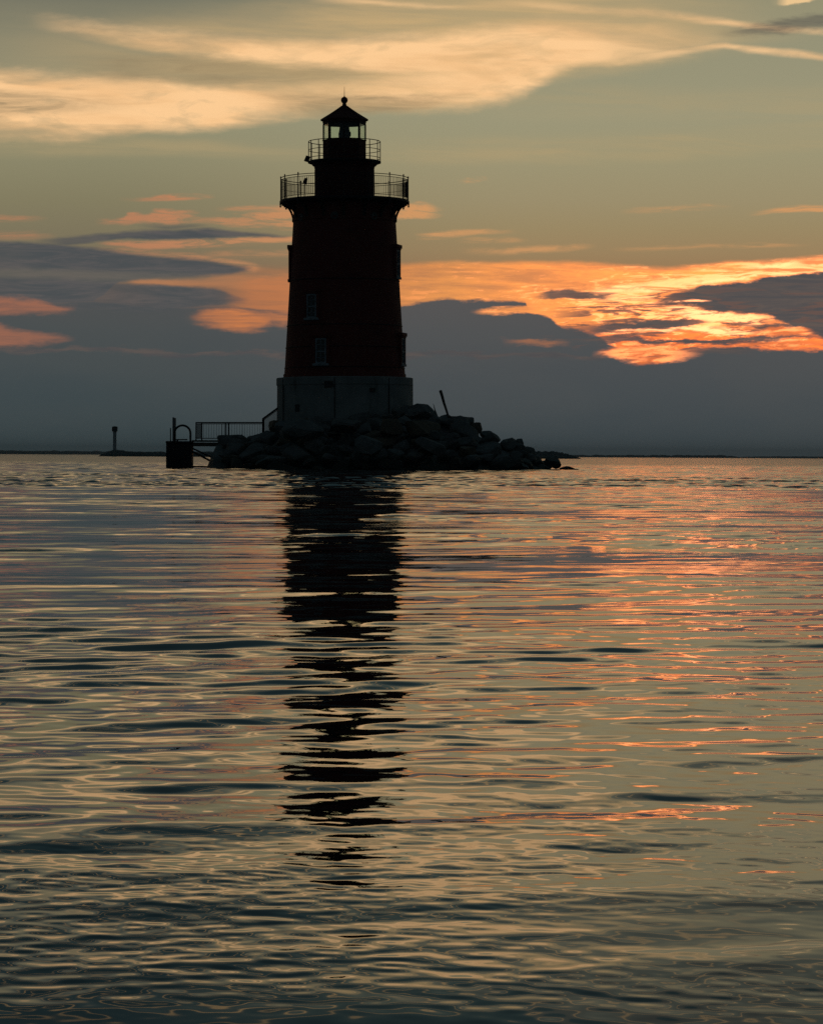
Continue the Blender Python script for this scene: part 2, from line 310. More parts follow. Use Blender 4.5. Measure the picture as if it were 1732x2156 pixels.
    k2 = band([(1440, 724, 730, 0), (1500, 722, 729, .8), (1600, 718, 728, 1), (1660, 718, 732, 1), (1712, 722, 730, .6), (1740, 724, 728, 0)], 3, 3, VcN)
    k3 = band([(1560, 694, 704, 0), (1620, 691, 705, .9), (1690, 690, 706, .9), (1716, 696, 702, 0)], 4, 4, VcN)
    k = B.m('MAXIMUM', k1, B.m('MAXIMUM', k2, k3))
    kc = B.mix(B.mr(B.m('ADD', B.m('MULTIPLY', fine, .5), B.m('MULTIPLY', crumb, .5)), .44, .60), (.80, .19, .06, 1), (1.9, .56, .18, 1))
    c = B.mix(B.m('MULTIPLY', k, B.mr(fine, .28, .5, .35, 1.1), clamp=True), c, kc)

    # --- away from the sunset the overcast is dusky and blue
    cosa = B.m('COSINE', az)
    away = B.mr(cosa, .975, .2)
    back = B.ramp(z, [(0.0, srgb(44, 56, 60)), (.25, srgb(34, 46, 52)), (1.0, srgb(26, 35, 41))])
    c = B.mix(away, c, back)
    bg1 = B.new('ShaderNodeBackground')
    t.links.new(c, bg1.inputs[0])
    bg1.inputs[1].default_value = 1.0
    # clear twilight air shining faintly through the cloud deck
    sky = B.new('ShaderNodeTexSky', sky_type='NISHITA', sun_disc=False)
    sky.sun_elevation = SUN_EL
    sky.sun_rotation = SUN_AZ
    sky.air_density = 1.4
    sky.dust_density = 2.0
    bg2 = B.new('ShaderNodeBackground')
    t.links.new(sky.outputs[0], bg2.inputs[0])
    bg2.inputs[1].default_value = 0.05
    mx = B.new('ShaderNodeMixShader')
    mx.inputs[0].default_value = SKY_MIX
    t.links.new(bg2.outputs[0], mx.inputs[1])
    t.links.new(bg1.outputs[0], mx.inputs[2])
    t.links.new(mx.outputs[0], out.inputs[0])
    w.cycles.sampling_method = 'MANUAL'
    w.cycles.sample_map_resolution = 512

SKY_MIX = 0.992
build_world()

cam_d = bpy.data.cameras.new('camera')
cam = bpy.data.objects.new('camera', cam_d)
COL.objects.link(cam)
cam_d.sensor_fit = 'VERTICAL'
cam_d.sensor_height = 36.0
cam_d.sensor_width = 36.0
cam_d.lens = F / 2155.5 * 36.0
cam_d.shift_y = -(1077.75 - HOR) / 2155.5
cam_d.clip_start = 0.1
cam_d.clip_end = 60000.0
cam.location = (0, 0, CAM_H)
cam.rotation_euler = (Matrix.Rotation(R(90), 3, 'X') @ Matrix.Rotation(ROLL, 3, 'Z')).to_euler()
SC.camera = cam

vs = SC.view_settings
vs.view_transform = 'Standard'
vs.look = 'None'
vs.exposure = 0.0
vs.gamma = 1.0
vs.use_curve_mapping = False
SC.render.engine = 'CYCLES'
SC.cycles.use_denoising = False

# ------------------------------------------------------------------ image pixel -> metres
def at(px, py, Y):
    """Point seen at image pixel (px, py) at distance Y (camera roll removed)."""
    dx, dy = px - CX, py - HOR
    c, s = math.cos(ROLL), math.sin(ROLL)
    ux, uy = dx * c + dy * s, -dx * s + dy * c
    return Vector((ux / F * Y, Y, CAM_H - uy / F * Y))

# ------------------------------------------------------------------ object helpers
def mesh_from(bm, name):
    me = bpy.data.meshes.new(name)
    bm.normal_update()
    bm.to_mesh(me)
    bm.free()
    return me

def obj(name, data, mat=None, parent=None, loc=(0, 0, 0), smooth=None):
    if isinstance(data, bmesh.types.BMesh):
        data = mesh_from(data, name)
    o = bpy.data.objects.new(name, data)
    COL.objects.link(o)
    if mat is not None and not data.materials:
        data.materials.append(mat)
    if smooth is not None:
        auto_smooth(data, smooth)
    o.location = loc
    if parent is not None:
        o.parent = parent
    return o

def auto_smooth(me, ang=35):
    me.polygons.foreach_set('use_smooth', [True] * len(me.polygons))
    me.update()
    bm = bmesh.new(); bm.from_mesh(me)
    lim = R(ang)
    for e in bm.edges:
        e.smooth = not (len(e.link_faces) == 2 and e.calc_face_angle(0) > lim)
    bm.to_mesh(me); bm.free()

def tag(o, label=None, cat=None, group=None, kind=None):
    if label: o['label'] = label
    if cat: o['category'] = cat
    if group: o['group'] = group
    if kind: o['kind'] = kind
    return o

def thing(name, label, cat, loc=(0, 0, 0), group=None):
    o = bpy.data.objects.new(name, None)
    COL.objects.link(o)
    o.location = loc
    o.empty_display_size = .5
    return tag(o, label, cat, group)

def box(bm, c, size, rot=None, bev=0.0):
    M = Matrix.Translation(Vector(c)) @ (rot.to_matrix().to_4x4() if isinstance(rot, Euler) else (rot or Matrix.Identity(4)))
    r = bmesh.ops.create_cube(bm, size=1.0, matrix=M @ Matrix.Diagonal((*size, 1)))
    if bev:
        es = list({e for v in r['verts'] for e in v.link_edges})
        bmesh.ops.bevel(bm, geom=es, offset=bev, segments=2, affect='EDGES', profile=.6)
    return bm

def tube(bm, pts, r, n=8, cap=True):
    pts = [Vector(p) for p in pts]
    rs = r if isinstance(r, (list, tuple)) else [r] * len(pts)
    rings = []
    up = None
    for i, p in enumerate(pts):
        d = (pts[min(i + 1, len(pts) - 1)] - pts[max(i - 1, 0)]).normalized()
        if up is None:
            up = Vector((0, 0, 1)) if abs(d.z) < .9 else Vector((0, 1, 0))
        a = d.cross(up).normalized(); b = a.cross(d).normalized(); up = b
        rings.append([bm.verts.new(p + a * rs[i] * math.cos(2 * math.pi * k / n) + b * rs[i] * math.sin(2 * math.pi * k / n)) for k in range(n)])
    for A, B_ in zip(rings, rings[1:]):
        for k in range(n):
            bm.faces.new((A[k], A[(k + 1) % n], B_[(k + 1) % n], B_[k]))
    if cap:
        bm.faces.new(rings[0][::-1]); bm.faces.new(rings[-1])
    return bm

def ring(bm, R0, z, r, seg=96, n=6, a0=0.0, a1=2 * math.pi):
    full = abs(a1 - a0 - 2 * math.pi) < 1e-6
    cnt = seg if full else seg + 1
    rings = []
    for i in range(cnt):
        a = a0 + (a1 - a0) * i / seg
        er = Vector((math.sin(a), -math.cos(a), 0))
        rings.append([bm.verts.new(er * (R0 + r * math.cos(2 * math.pi * k / n)) + Vector((0, 0, z + r * math.sin(2 * math.pi * k / n)))) for k in range(n)])
    m = cnt if full else cnt - 1
    for i in range(m):
        A, B_ = rings[i], rings[(i + 1) % cnt]
        for k in range(n):
            bm.faces.new((A[k], B_[k], B_[(k + 1) % n], A[(k + 1) % n]))
    if not full:
        bm.faces.new(rings[0]); bm.faces.new(rings[-1][::-1])
    return bm

def lathe(bm, prof, seg=96, cap0=False, cap1=False, a0=0.0):
    """prof: (radius, z) from bottom to top."""
    rings = []
    for r, z in prof:
        if r < 1e-5:
            rings.append([bm.verts.new((0, 0, z))])
        else:
            rings.append([bm.verts.new((r * math.sin(a0 + 2 * math.pi * k / seg), -r * math.cos(a0 + 2 * math.pi * k / seg), z)) for k in range(seg)])
    for A, B_ in zip(rings, rings[1:]):
        for k in range(seg):
            k2 = (k + 1) % seg
            if len(A) == 1 and len(B_) > 1: bm.faces.new((A[0], B_[k2], B_[k]))
            elif len(B_) == 1 and len(A) > 1: bm.faces.new((A[k], A[k2], B_[0]))
            elif len(A) > 1: bm.faces.new((A[k], A[k2], B_[k2], B_[k]))
    if cap0 and len(rings[0]) > 1: bm.faces.new(rings[0][::-1])
    if cap1 and len(rings[-1]) > 1: bm.faces.new(rings[-1])
    return bm

def polar(bm_fn, theta):
    return Matrix.Rotation(theta, 4, 'Z')

# ------------------------------------------------------------------ materials
def material(name):
    m = bpy.data.materials.new(name)
    m.use_nodes = True
    t = m.node_tree
    B = NB(t)
    P = next(n for n in t.nodes if n.type == 'BSDF_PRINCIPLED')
    return m, t, B, P

def mat_plain(name, col, rough=.6, metal=0.0, var=.25, scale=6.0, bump=.0, spec=.5):
    m, t, B, P = material(name)
    co = B.new('ShaderNodeTexCoord').outputs['Object']
    n = B.noise(co, scale, 5, .6)
    a = tuple(x * (1 - var) for x in col[:3]) + (1,)
    b = tuple(min(1, x * (1 + var)) for x in col[:3]) + (1,)
    t.links.new(B.ramp(n['Fac'], [(.3, a), (.7, b)]), P.inputs['Base Color'])
    P.inputs['Roughness'].default_value = rough
    P.inputs['Metallic'].default_value = metal
    P.inputs['Specular IOR Level'].default_value = spec
    if bump:
        bn = B.new('ShaderNodeBump')
        bn.inputs['Strength'].default_value = bump
        bn.inputs['Distance'].default_value = .03
        t.links.new(n['Fac'], bn.inputs['Height'])
        t.links.new(bn.outputs[0], P.inputs['Normal'])
    return m

def mat_brick():
    m, t, B, P = material('painted_brick')
    co = B.new('ShaderNodeTexCoord').outputs['Object']
    x, y, z = B.sep(co)
    ang = B.m('MULTIPLY', B.m('ARCTAN2', x, y), 3.1)
    v = B.comb(ang, z, 0.0)
    br = B.new('ShaderNodeTexBrick')
    t.links.new(v, br.inputs['Vector'])
    br.inputs['Scale'].default_value = 4.6
    br.inputs['Mortar Size'].default_value = .012
    br.inputs['Color1'].default_value = (.24, .042, .030, 1)
    br.inputs['Color2'].default_value = (.17, .034, .025, 1)
    br.inputs['Mortar'].default_value = (.10, .03, .025, 1)
    n = B.noise(co, 1.3, 5, .6)
    c = B.mix(B.mr(n['Fac'], .45, .75, 0, .5), br.outputs['Color'], (.06, .02, .016, 1))
    t.links.new(c, P.inputs['Base Color'])
    P.inputs['Roughness'].default_value = .75
    P.inputs['Specular IOR Level'].default_value = .25
    bn = B.new('ShaderNodeBump')
    bn.inputs['Strength'].default_value = .5; bn.inputs['Distance'].default_value = .01; bn.invert = True
    t.links.new(br.outputs['Fac'], bn.inputs['Height'])
    t.links.new(bn.outputs[0], P.inputs['Normal'])
    return m

def mat_concrete():
    m, t, B, P = material('weathered_concrete')
    co = B.new('ShaderNodeTexCoord').outputs['Object']
    x, y, z = B.sep(co)
    ang = B.m('ARCTAN2', x, y)
    n1 = B.noise(co, .9, 6, .65)['Fac']
    n2 = B.noise(co, 14, 4, .6)['Fac']
    runs = B.noise(B.comb(B.m('MULTIPLY', ang, 9), B.m('MULTIPLY', z, .35), 0), 1.0, 4, .6)['Fac']
    base = B.ramp(n1, [(.3, (.22, .22, .21, 1)), (.7, (.36, .36, .34, 1))])
    base = B.mix(B.mr(runs, .55, .72, 0, .6), base, (.10, .095, .085, 1))
    base = B.mix(B.mr(n2, .6, .8, 0, .35), base, (.15, .145, .13, 1))
    t.links.new(base, P.inputs['Base Color'])
    P.inputs['Roughness'].default_value = .85
    P.inputs['Specular IOR Level'].default_value = .25
    bn = B.new('ShaderNodeBump'); bn.inputs['Strength'].default_value = .35; bn.inputs['Distance'].default_value = .02
    t.links.new(B.m('ADD', n1, B.m('MULTIPLY', n2, .4)), bn.inputs['Height'])
    t.links.new(bn.outputs[0], P.inputs['Normal'])
    return m

def mat_rock(name, c0, c1):
    m, t, B, P = material(name)
    co = B.new('ShaderNodeTexCoord').outputs['Object']
    oi = B.new('ShaderNodeObjectInfo').outputs['Random']
    p = B.vm('ADD', co, B.comb(B.m('MULTIPLY', oi, 37.0), B.m('MULTIPLY', oi, 11.0), 0))
    n1 = B.noise(p, 1.6, 6, .65)['Fac']
    n2 = B.noise(p, 22, 4, .7)['Fac']
    c = B.ramp(n1, [(.28, c0), (.72, c1)])
    c = B.mix(B.mr(n2, .52, .7, 0, .45), c, (c0[0] * .5, c0[1] * .5, c0[2] * .5, 1))
    c = B.mix(B.m('MULTIPLY', B.m('SUBTRACT', oi, .2), .5, clamp=True), c, (.10, .085, .07, 1))
    # weed and wet line near the tide mark (a stain on the stone itself)
    gz = B.sep(B.new('ShaderNodeNewGeometry').outputs['Position'])[2]
    wet = B.mr(B.m('ADD', gz, B.m('MULTIPLY', B.m('SUBTRACT', n1, .5), .6)), .75, .35)
    c = B.mix(wet, c, (.022, .026, .020, 1))
    t.links.new(c, P.inputs['Base Color'])
    t.links.new(B.mr(wet, 0, 1, .85, .5), P.inputs['Roughness'])
    P.inputs['Specular IOR Level'].default_value = .25
    bn = B.new('ShaderNodeBump'); bn.inputs['Strength'].default_value = .6; bn.inputs['Distance'].default_value = .05
    t.links.new(B.m('ADD', n1, B.m('MULTIPLY', n2, .25)), bn.inputs['Height'])
    t.links.new(bn.outputs[0], P.inputs['Normal'])
    return m

def mat_glass(name, tint, gloss=.10):
    m, t, B, P = material(name)
    t.nodes.remove(P)
    tr = B.new('ShaderNodeBsdfTransparent'); tr.inputs[0].default_value = tint
    gl = B.new('ShaderNodeBsdfGlossy'); gl.inputs['Roughness'].default_value = .05
    lw = B.new('ShaderNodeLayerWeight'); lw.inputs[0].default_value = .25
    mx = B.new('ShaderNodeMixShader')
    t.links.new(B.m('MULTIPLY_ADD', lw.outputs['Fresnel'], .25, gloss * .2), mx.inputs[0])
    t.links.new(tr.outputs[0], mx.inputs[1]); t.links.new(gl.outputs[0], mx.inputs[2])
    out = next(n for n in t.nodes if n.type == 'OUTPUT_MATERIAL')
    t.links.new(mx.outputs[0], out.inputs[0])
    return m

M_BRICK = mat_brick()
M_CONC = mat_concrete()
M_IRON = mat_plain('black_iron_paint', (.020, .020, .022), .65, .0, .3, 9, .15, .25)
M_STEEL = mat_plain('galvanised_steel', (.17, .18, .19), .55, .4, .3, 12)
M_RED = mat_plain('dark_red_iron', (.09, .018, .014), .75, 0, .3, 7, .1, .2)
M_TRIM = mat_plain('white_window_paint', (.26, .28, .30), .7, 0, .4, 5)
M_PORT = mat_plain('weathered_brass', (.10, .10, .095), .7, 0, .3, 8)
M_PANE = mat_plain('dark_window_glass', (.015, .018, .02), .08, 0, .1, 3)
M_LGLASS = mat_glass('lantern_glass', (.93, .975, .95, 1))
M_LENS = mat_plain('beacon_housing', (.035, .045, .045), .4, 0, .2, 6)
M_WOOD = mat_plain('weathered_timber', (.13, .10, .075), .85, 0, .35, 4, .4)
M_PANEL = mat_plain('solar_cell', (.06, .07, .09), .3, .2, .15, 8)
M_ROCK = mat_rock('grey_granite', (.09, .094, .09, 1), (.25, .25, .24, 1))
M_ROCK2 = mat_rock('brown_granite', (.11, .085, .06, 1), (.25, .195, .14, 1))

# ------------------------------------------------------------------ water
def build_water():
    rng = np.random.default_rng(11)
    # rows: one step a picture row near the boat, stretching out to the horizon
    rows = [-40, -25, -15, -9, -6, -4, -2.5, -1.2, -.2, .6, 1.2, 1.7, 2.1, 2.4, 2.6]
    d = 2.75
    while d < 270:
        rows.append(d)
        d += max(.0062, min(d * d / (CAM_H * 2890.0) * .7, .15 if d < 112 else .3))
    while d < 16000:
        rows.append(d); d *= 1.07
    rows.append(17000)
    Yv = np.array(rows)
    tt = [i * .00085 for i in range(0, 215)]
    st = .00085
    while tt[-1] < 4.0:
        st *= 1.035
        tt.append(tt[-1] + st)
    tt = np.array(tt)
    T = np.concatenate([-tt[:0:-1], tt])
    ny, nx = len(Yv), len(T)
    W = np.where(Yv > 2.5, Yv + .8, 3.3 + (2.5 - Yv) * 1.6)
    X = (W[:, None] * T[None, :])
    Y = np.repeat(Yv[:, None], nx, 1)
    dY = np.gradient(Yv)[:, None]
    dX = np.gradient(X, axis=1)
    Z = np.zeros_like(X)
    # slow patches of calm and of cat's-paws
    def patch(l, n, seed, ax=1.0):
        g = np.random.default_rng(seed)
        p = np.zeros_like(X)
        for _ in range(n):
            a = g.uniform(0, 2 * math.pi); k = 2 * math.pi / (l * g.uniform(.7, 1.6))
            p += np.sin(k * math.cos(a) * X / ax + k * math.sin(a) * Y + g.uniform(0, 6.28))
        return p / math.sqrt(n / 2)
    P1 = patch(3.2, 9, 5, 1.5)
    P2 = patch(7.0, 9, 6, 1.6)
    near = 1.0 / (1 + np.exp((Y - 5.6 + .5 * P2) / .55))       # ripples run in the shallows close by
    P0 = patch(.9, 12, 15, 1.4)
    env_s = (.10 + 1.0 * near) * np.clip(.75 + .45 * P1 + .40 * P0, .22, 2.0)
    env_m = np.clip(1 + .30 * P2, .4, 1.6)
    # a belt of wind chop in front of the island
    y0 = 3.0 * patch(30.0, 7, 8, 1.0)
    pch = np.clip(.75 + .5 * patch(9.0, 10, 12, 2.2), .05, 1.8)
    ruff = pch / (1 + np.exp(-(Y - 64 - y0) / 1.6)) / (1 + np.exp((Y - 99 - y0) / 3.5))
    sea = (.85 + .25 * patch(22.0, 8, 15, 3.0)).clip(.4, 1.3) / (1 + np.exp(-(Y - 100 - y0) / 4.0))
    far_m = np.clip(1 + .35 * P2, .3, 2) / (1 + np.exp(-(Y - 6.3) / .9)) * (1 + .45 / (1 + np.exp(-(Y - 13) / 3.0)) + .40 * np.exp(-((Y - 7.4) / 2.0) ** 2))
    spec = [  # wavelength range, count, rms slope, mean direction (deg from +Y), spread, envelope
        (.036, .060, 44, .0080, 0, 95, env_s),
        (.060, .10, 44, .0085, 0, 90, env_s),
        (.10, .20, 34, .0062, -10, 70, .15 + .30 * env_s + 2.3 * far_m),
        (.20, .42, 34, .0048, -20, 30, env_m * (.40 + 4.2 * far_m)),
        (.42, .9, 34, .0040, -18, 22, env_m * (.40 + 4.0 * far_m)),
        (.9, 2.0, 30, .0034, -10, 18, .45 + 2.3 * far_m),
        (2.0, 5.0, 22, .0028, 4, 20, .6 + 1.9 * far_m),
        (5.0, 16.0, 10, .0012, 10, 18, 1.0),
        (.5, 1.2, 46, .125, 4, 48, ruff),
        (.9, 2.6, 44, .045, 0, 46, sea),
    ]
    for l0, l1, n, rms, md, sp, env in spec:
        acc = np.zeros_like(X)
        for i in range(n):
            lam = l0 * (l1 / l0) ** rng.uniform()
            k = 2 * math.pi / lam
            a = R(md + rng.normal() * sp)
            kx, ky = k * math.sin(a), k * math.cos(a)
            amp = rms * math.sqrt(2.0 / n) / k
            att = np.maximum(abs(kx) * dX, abs(ky) * dY)
            f = np.clip((2.2 - att) / 1.1, 0, 1)
            use = f.max(axis=1) > 0
            ph = rng.uniform(0, 6.283)
            acc[use] += amp * f[use] * np.sin(kx * X[use] + ky * Y[use] + ph)
        Z += acc * env
    co = np.stack([X, Y, Z], -1).reshape(-1, 3).astype(np.float32)
    idx = np.arange(ny * nx).reshape(ny, nx)
    q = np.stack([idx[:-1, :-1], idx[:-1, 1:], idx[1:, 1:], idx[1:, :-1]], -1).reshape(-1, 4)
    me = bpy.data.meshes.new('water')
    me.vertices.add(len(co)); me.vertices.foreach_set('co', co.ravel())
    me.loops.add(q.size); me.loops.foreach_set('vertex_index', q.ravel().astype(np.int32))
    me.polygons.add(len(q))
    me.polygons.foreach_set('loop_start', np.arange(0, q.size, 4, dtype=np.int32))
    me.polygons.foreach_set('loop_total', np.full(len(q), 4, dtype=np.int32))
    me.polygons.foreach_set('use_smooth', np.ones(len(q), dtype=bool))
    me.update(calc_edges=True)
    me.validate()
    o = obj('water', me, mat_water())
    tag(o, kind='structure', label='calm rippled bay water reflecting the sunset sky', cat=None)
    return o

def mat_water():
    m, t, B, P = material('bay_water')
    P.inputs['Base Color'].default_value = (.004, .009, .010, 1)
    P.inputs['IOR'].default_value = 1.333
    P.inputs['Roughness'].default_value = .02
    geo = B.new('ShaderNodeNewGeometry')
    pos = geo.outputs['Position']
    x, y, z = B.sep(pos)
    # wavelets too fine to model far out: their slopes tilt the surface normal
    def slope(sx, sy, ang, seed, detail=3, rough=.6):
        c, s = math.cos(ang), math.sin(ang)
        u = B.m('MULTIPLY', B.m('ADD', B.m('MULTIPLY', x, c), B.m('MULTIPLY', y, s)), sx)
        v = B.m('MULTIPLY', B.m('ADD', B.m('MULTIPLY', x, -s), B.m('MULTIPLY', y, c)), sy)
        n = B.noise(B.comb(u, v, seed), 1.0, detail, rough)['Color']
        q = B.sep(n)
        return B.m('SUBTRACT', q[0], .5), B.m('SUBTRACT', q[1], .5)
    ax, ay = slope(1.2, 5.0, .22, 1.0)          # 0.2 m wavelets
    bx, by = slope(.28, 1.1, .10, 5.0)          # 1 m waves
    cx, cy = slope(.05, .22, .05, 9.0, 4)       # 5 m waves
    wind = B.noise(B.comb(B.m('MULTIPLY', x, .010), B.m('MULTIPLY', y, .05), 2.0), 1.0, 3, .55)['Fac']
    yy = B.m('MULTIPLY_ADD', B.m('SUBTRACT', wind, .5), 26.0, y)
    ruff = B.m('MULTIPLY', B.mr(yy, 58, 66), B.mr(yy, 108, 96))
    far = B.mr(yy, 92, 112)
    mid = B.m('MULTIPLY', B.mr(y, 9, 26), B.mr(wind, .3, .7, .6, 1.4))
    fine_near = B.mr(y, 5, 14, .012, .05)
    wa = B.m('ADD', B.m('ADD', fine_near, B.m('MULTIPLY', mid, .09)), B.m('MULTIPLY', ruff, .12))
    wb = B.m('ADD', B.m('MULTIPLY', mid, .15), B.m('ADD', B.m('MULTIPLY', ruff, .10), B.m('MULTIPLY', far, .12)))
    wc = B.m('ADD', B.m('MULTIPLY', B.mr(y, 20, 50), .05), B.m('MULTIPLY', far, .08))
    rough = B.m('ADD', B.m('ADD', .02, B.mr(y, 14, 55, 0, .025)), B.m('ADD', B.mr(yy, 94, 116, 0, .03), B.mr(y, 180, 300, 0, .12)))
    t.links.new(rough, P.inputs['Roughness'])
    sx = B.m('ADD', B.m('MULTIPLY', ax, wa), B.m('ADD', B.m('MULTIPLY', bx, wb), B.m('MULTIPLY', cx, wc)))
    sy = B.m('ADD', B.m('MULTIPLY', ay, wa), B.m('ADD', B.m('MULTIPLY', by, wb), B.m('MULTIPLY', cy, wc)))
    nrm = B.vm('NORMALIZE', B.vm('ADD', geo.outputs['Normal'], B.comb(sx, sy, 0.0)))
    t.links.new(nrm, P.inputs['Normal'])
    return m
build_water()

# ------------------------------------------------------------------ sun (behind the cloud bank)
sd = bpy.data.lights.new('sun', 'SUN')
sd.energy = 0.004
sd.angle = R(20.0)
sd.color = (1.0, .52, .22)
so = bpy.data.objects.new('sun', sd)
COL.objects.link(so)
dirv = Vector((math.sin(SUN_AZ) * math.cos(SUN_EL), math.cos(SUN_AZ) * math.cos(SUN_EL), math.sin(SUN_EL)))
so.rotation_euler = dirv.to_track_quat('Z', 'Y').to_euler()

# ------------------------------------------------------------------ sea air
def build_haze():
    bm = bmesh.new()
    box(bm, (0, 4900, 13.5), (9000, 10200, 31))
    m = bpy.data.materials.new('sea_haze')
    m.use_nodes = True
    t = m.node_tree
    for n in list(t.nodes):
        if n.type == 'BSDF_PRINCIPLED': t.nodes.remove(n)
    out = next(n for n in t.nodes if n.type == 'OUTPUT_MATERIAL')
    v = t.nodes.new('ShaderNodeVolumePrincipled')
    v.inputs['Color'].default_value = (.93, .97, 1.0, 1)
    v.inputs['Density'].default_value = HAZE
    t.links.new(v.outputs[0], out.inputs['Volume'])
    o = obj('haze', bm, m)
    tag(o, 'thin sea haze over the bay', kind='stuff')
HAZE = 1.0e-4
build_haze()

# ------------------------------------------------------------------ the lighthouse
S = 160.0 / F
def zz(py):                       # height above the water of image row py at the tower
    return CAM_H + (959.1 - py) * S

LX = at(726, 959, 160).x
light = thing('lighthouse', 'tall dark red conical lighthouse with two railed galleries on a round concrete base', 'lighthouse', (LX, 160.0, 0.0))
light.rotation_euler = (0, R(-0.38) + 0.0, 0)
LP = light

# round concrete base with panel joints and a coping edge
bm = bmesh.new()
zt = zz(796)
lathe(bm, [(3.80, -.6), (3.76, 1.2), (3.735, zt - .42), (3.775, zt - .40), (3.775, zt - .03), (3.74, zt), (3.36, zt + .03)], 128, True)
base = obj('concrete_base', bm, M_CONC, LP, smooth=30)
M_JOINT = mat_plain('dark_joint_grey', (.05, .05, .048), .9)  # dark grey of the joint lines, shared by the stain spots
for a in (-62, -7, 41, 95, 150, 205, 262):
    bm = bmesh.new()
    box(bm, (0, -3.762, (1.0 + zt) / 2), (.05, .05, zt - 1.1))
    j = obj('joint_strip', bm, M_JOINT, base)
    j.rotation_euler = (0, 0, R(a))
# dark stain spots on the coping and wall, set as thin plates
for a, w_, h_, dz in ((-12, .5, .36, .24), (25, .34, .22, .62), (-42, .3, .4, 1.5), (-58, .4, .3, 2.6)):
    bm = bmesh.new()
    box(bm, (0, -3.765, zt - dz - h_ / 2), (w_, .05, h_), None, .015)
    j = obj('stain_spot', bm, M_JOINT, base)
    j.rotation_euler = (0, 0, R(a))

# brick tower, slightly belled foot, straight taper
zb, zn, zd = zt + .03, zz(468), zz(424)
r0, r1 = 3.34, 2.84
def tower_r(z):
    return r0 + (r1 - r0) * (z - zb) / (zn - zb)
bm = bmesh.new()
prof = [(r0 + .05, zb), (r0 + .05, zb + .16), (r0, zb + .2)]
prof += [(tower_r(zb + .2 + (zn - zb - .2) * k / 20), zb + .2 + (zn - zb - .2) * k / 20) for k in range(1, 21)]
prof += [(2.90, zn + .02), (2.90, zn + .14), (2.83, zn + .16), (2.82, zd - .1)]
lathe(bm, prof, 128)
wall = obj('brick_tower', bm, M_BRICK, LP, smooth=30)
bm = bmesh.new()
for zf in (.06, .19, .33, .62):
    zq = zb + (zn - zb) * zf
    ring(bm, tower_r(zq) + .005, zq, .03, 128, 6)
obj('iron_band', bm, M_IRON, LP, smooth=60)

def wall_matrix(theta, z, off=0.0):
    return Matrix.Rotation(theta, 4, 'Z') @ Matrix.Translation((0, -(tower_r(z) + off), z))

def window(theta, ztop, zbot, w=.62):
    zc, h = (ztop + zbot) / 2, ztop - zbot
    M = wall_matrix(theta, zc)
    lean = Matrix.Rotation(math.atan((r0 - r1) / (zn - zb)), 4, 'X')
    M = M @ lean.inverted() if False else M
    def loc(o):
        o.matrix_local = M
    bm = bmesh.new()                                   # brick surround standing proud
    for sx in (-1, 1):
        box(bm, (sx * (w / 2 + .10), .0, 0), (.16, .22, h + .1), None, .02)
    surround = obj('window', bm, M_BRICK, LP, smooth=30); loc(surround)
    bm = bmesh.new()
    box(bm, (0, -.03, h / 2 + .19), (w + .50, .30, .20), None, .03)
    box(bm, (0, -.015, h / 2 + .05), (w + .38, .24, .09), None, .015)
    obj('hood', bm, M_BRICK, surround, smooth=30)
    bm = bmesh.new()
    box(bm, (0, -.03, -h / 2 - .03), (w + .34, .26, .13), None, .02)
    obj('sill', bm, M_TRIM, surround, smooth=30)
    bm = bmesh.new()
    for sx in (-1, 1):
        box(bm, (sx * (w / 2 - .035), -.055, 0), (.09, .07, h - .02), None, .008)
    box(bm, (0, -.055, h / 2 - .045), (w - .16, .07, .09)); box(bm, (0, -.05, -h / 2 + .06), (w - .16, .065, .10))
    box(bm, (0, -.062, -.02), (w - .16, .06, .075))
    box(bm, (0, -.048, h / 4 + .0), (.03, .03, h / 2 - .1)); box(bm, (0, -.048, -h / 4), (.03, .03, h / 2 - .14))
    for q in (h / 4 + .0, -h / 4):
        for sx in (-1, 1):
            box(bm, (sx * (w / 4 - .02), -.046, q), (w / 2 - .13, .03, .03))
    obj('frame', bm, M_TRIM, surround)
    bm = bmesh.new()
    box(bm, (0, -.028, 0), (w - .1, .012, h - .1))
    obj('pane', bm, M_PANE, surround)
    return surround

window(R(-21.5), zz(716), zz(770))
window(R(-33), zz(624), zz(675))
window(R(76), zz(528), zz(586))
window(R(76), zz(713), zz(769))
window(R(-89), zz(528), zz(590))

def porthole(theta):
    z = zz(462)
    M = Matrix.Rotation(theta, 4, 'Z') @ Matrix.Translation((0, -2.83, z)) @ Matrix.Rotation(R(90), 4, 'X')
    bm = bmesh.new()
    pr = [(.11, .0), (.125, .085), (.19, .085), (.205, .05), (.205, -.02)]
    lathe(bm, pr[::-1], 28)
    o = obj('porthole', bm, M_PORT, LP, smooth=40); o.matrix_local = M
    bm = bmesh.new()
    lathe(bm, [(.118, .03), (.118, .045)], 24, True, True)
    obj('pane', bm, M_PANE, o)
for k in range(-1, 3):
    porthole(R(-9.6 + 45 * k))

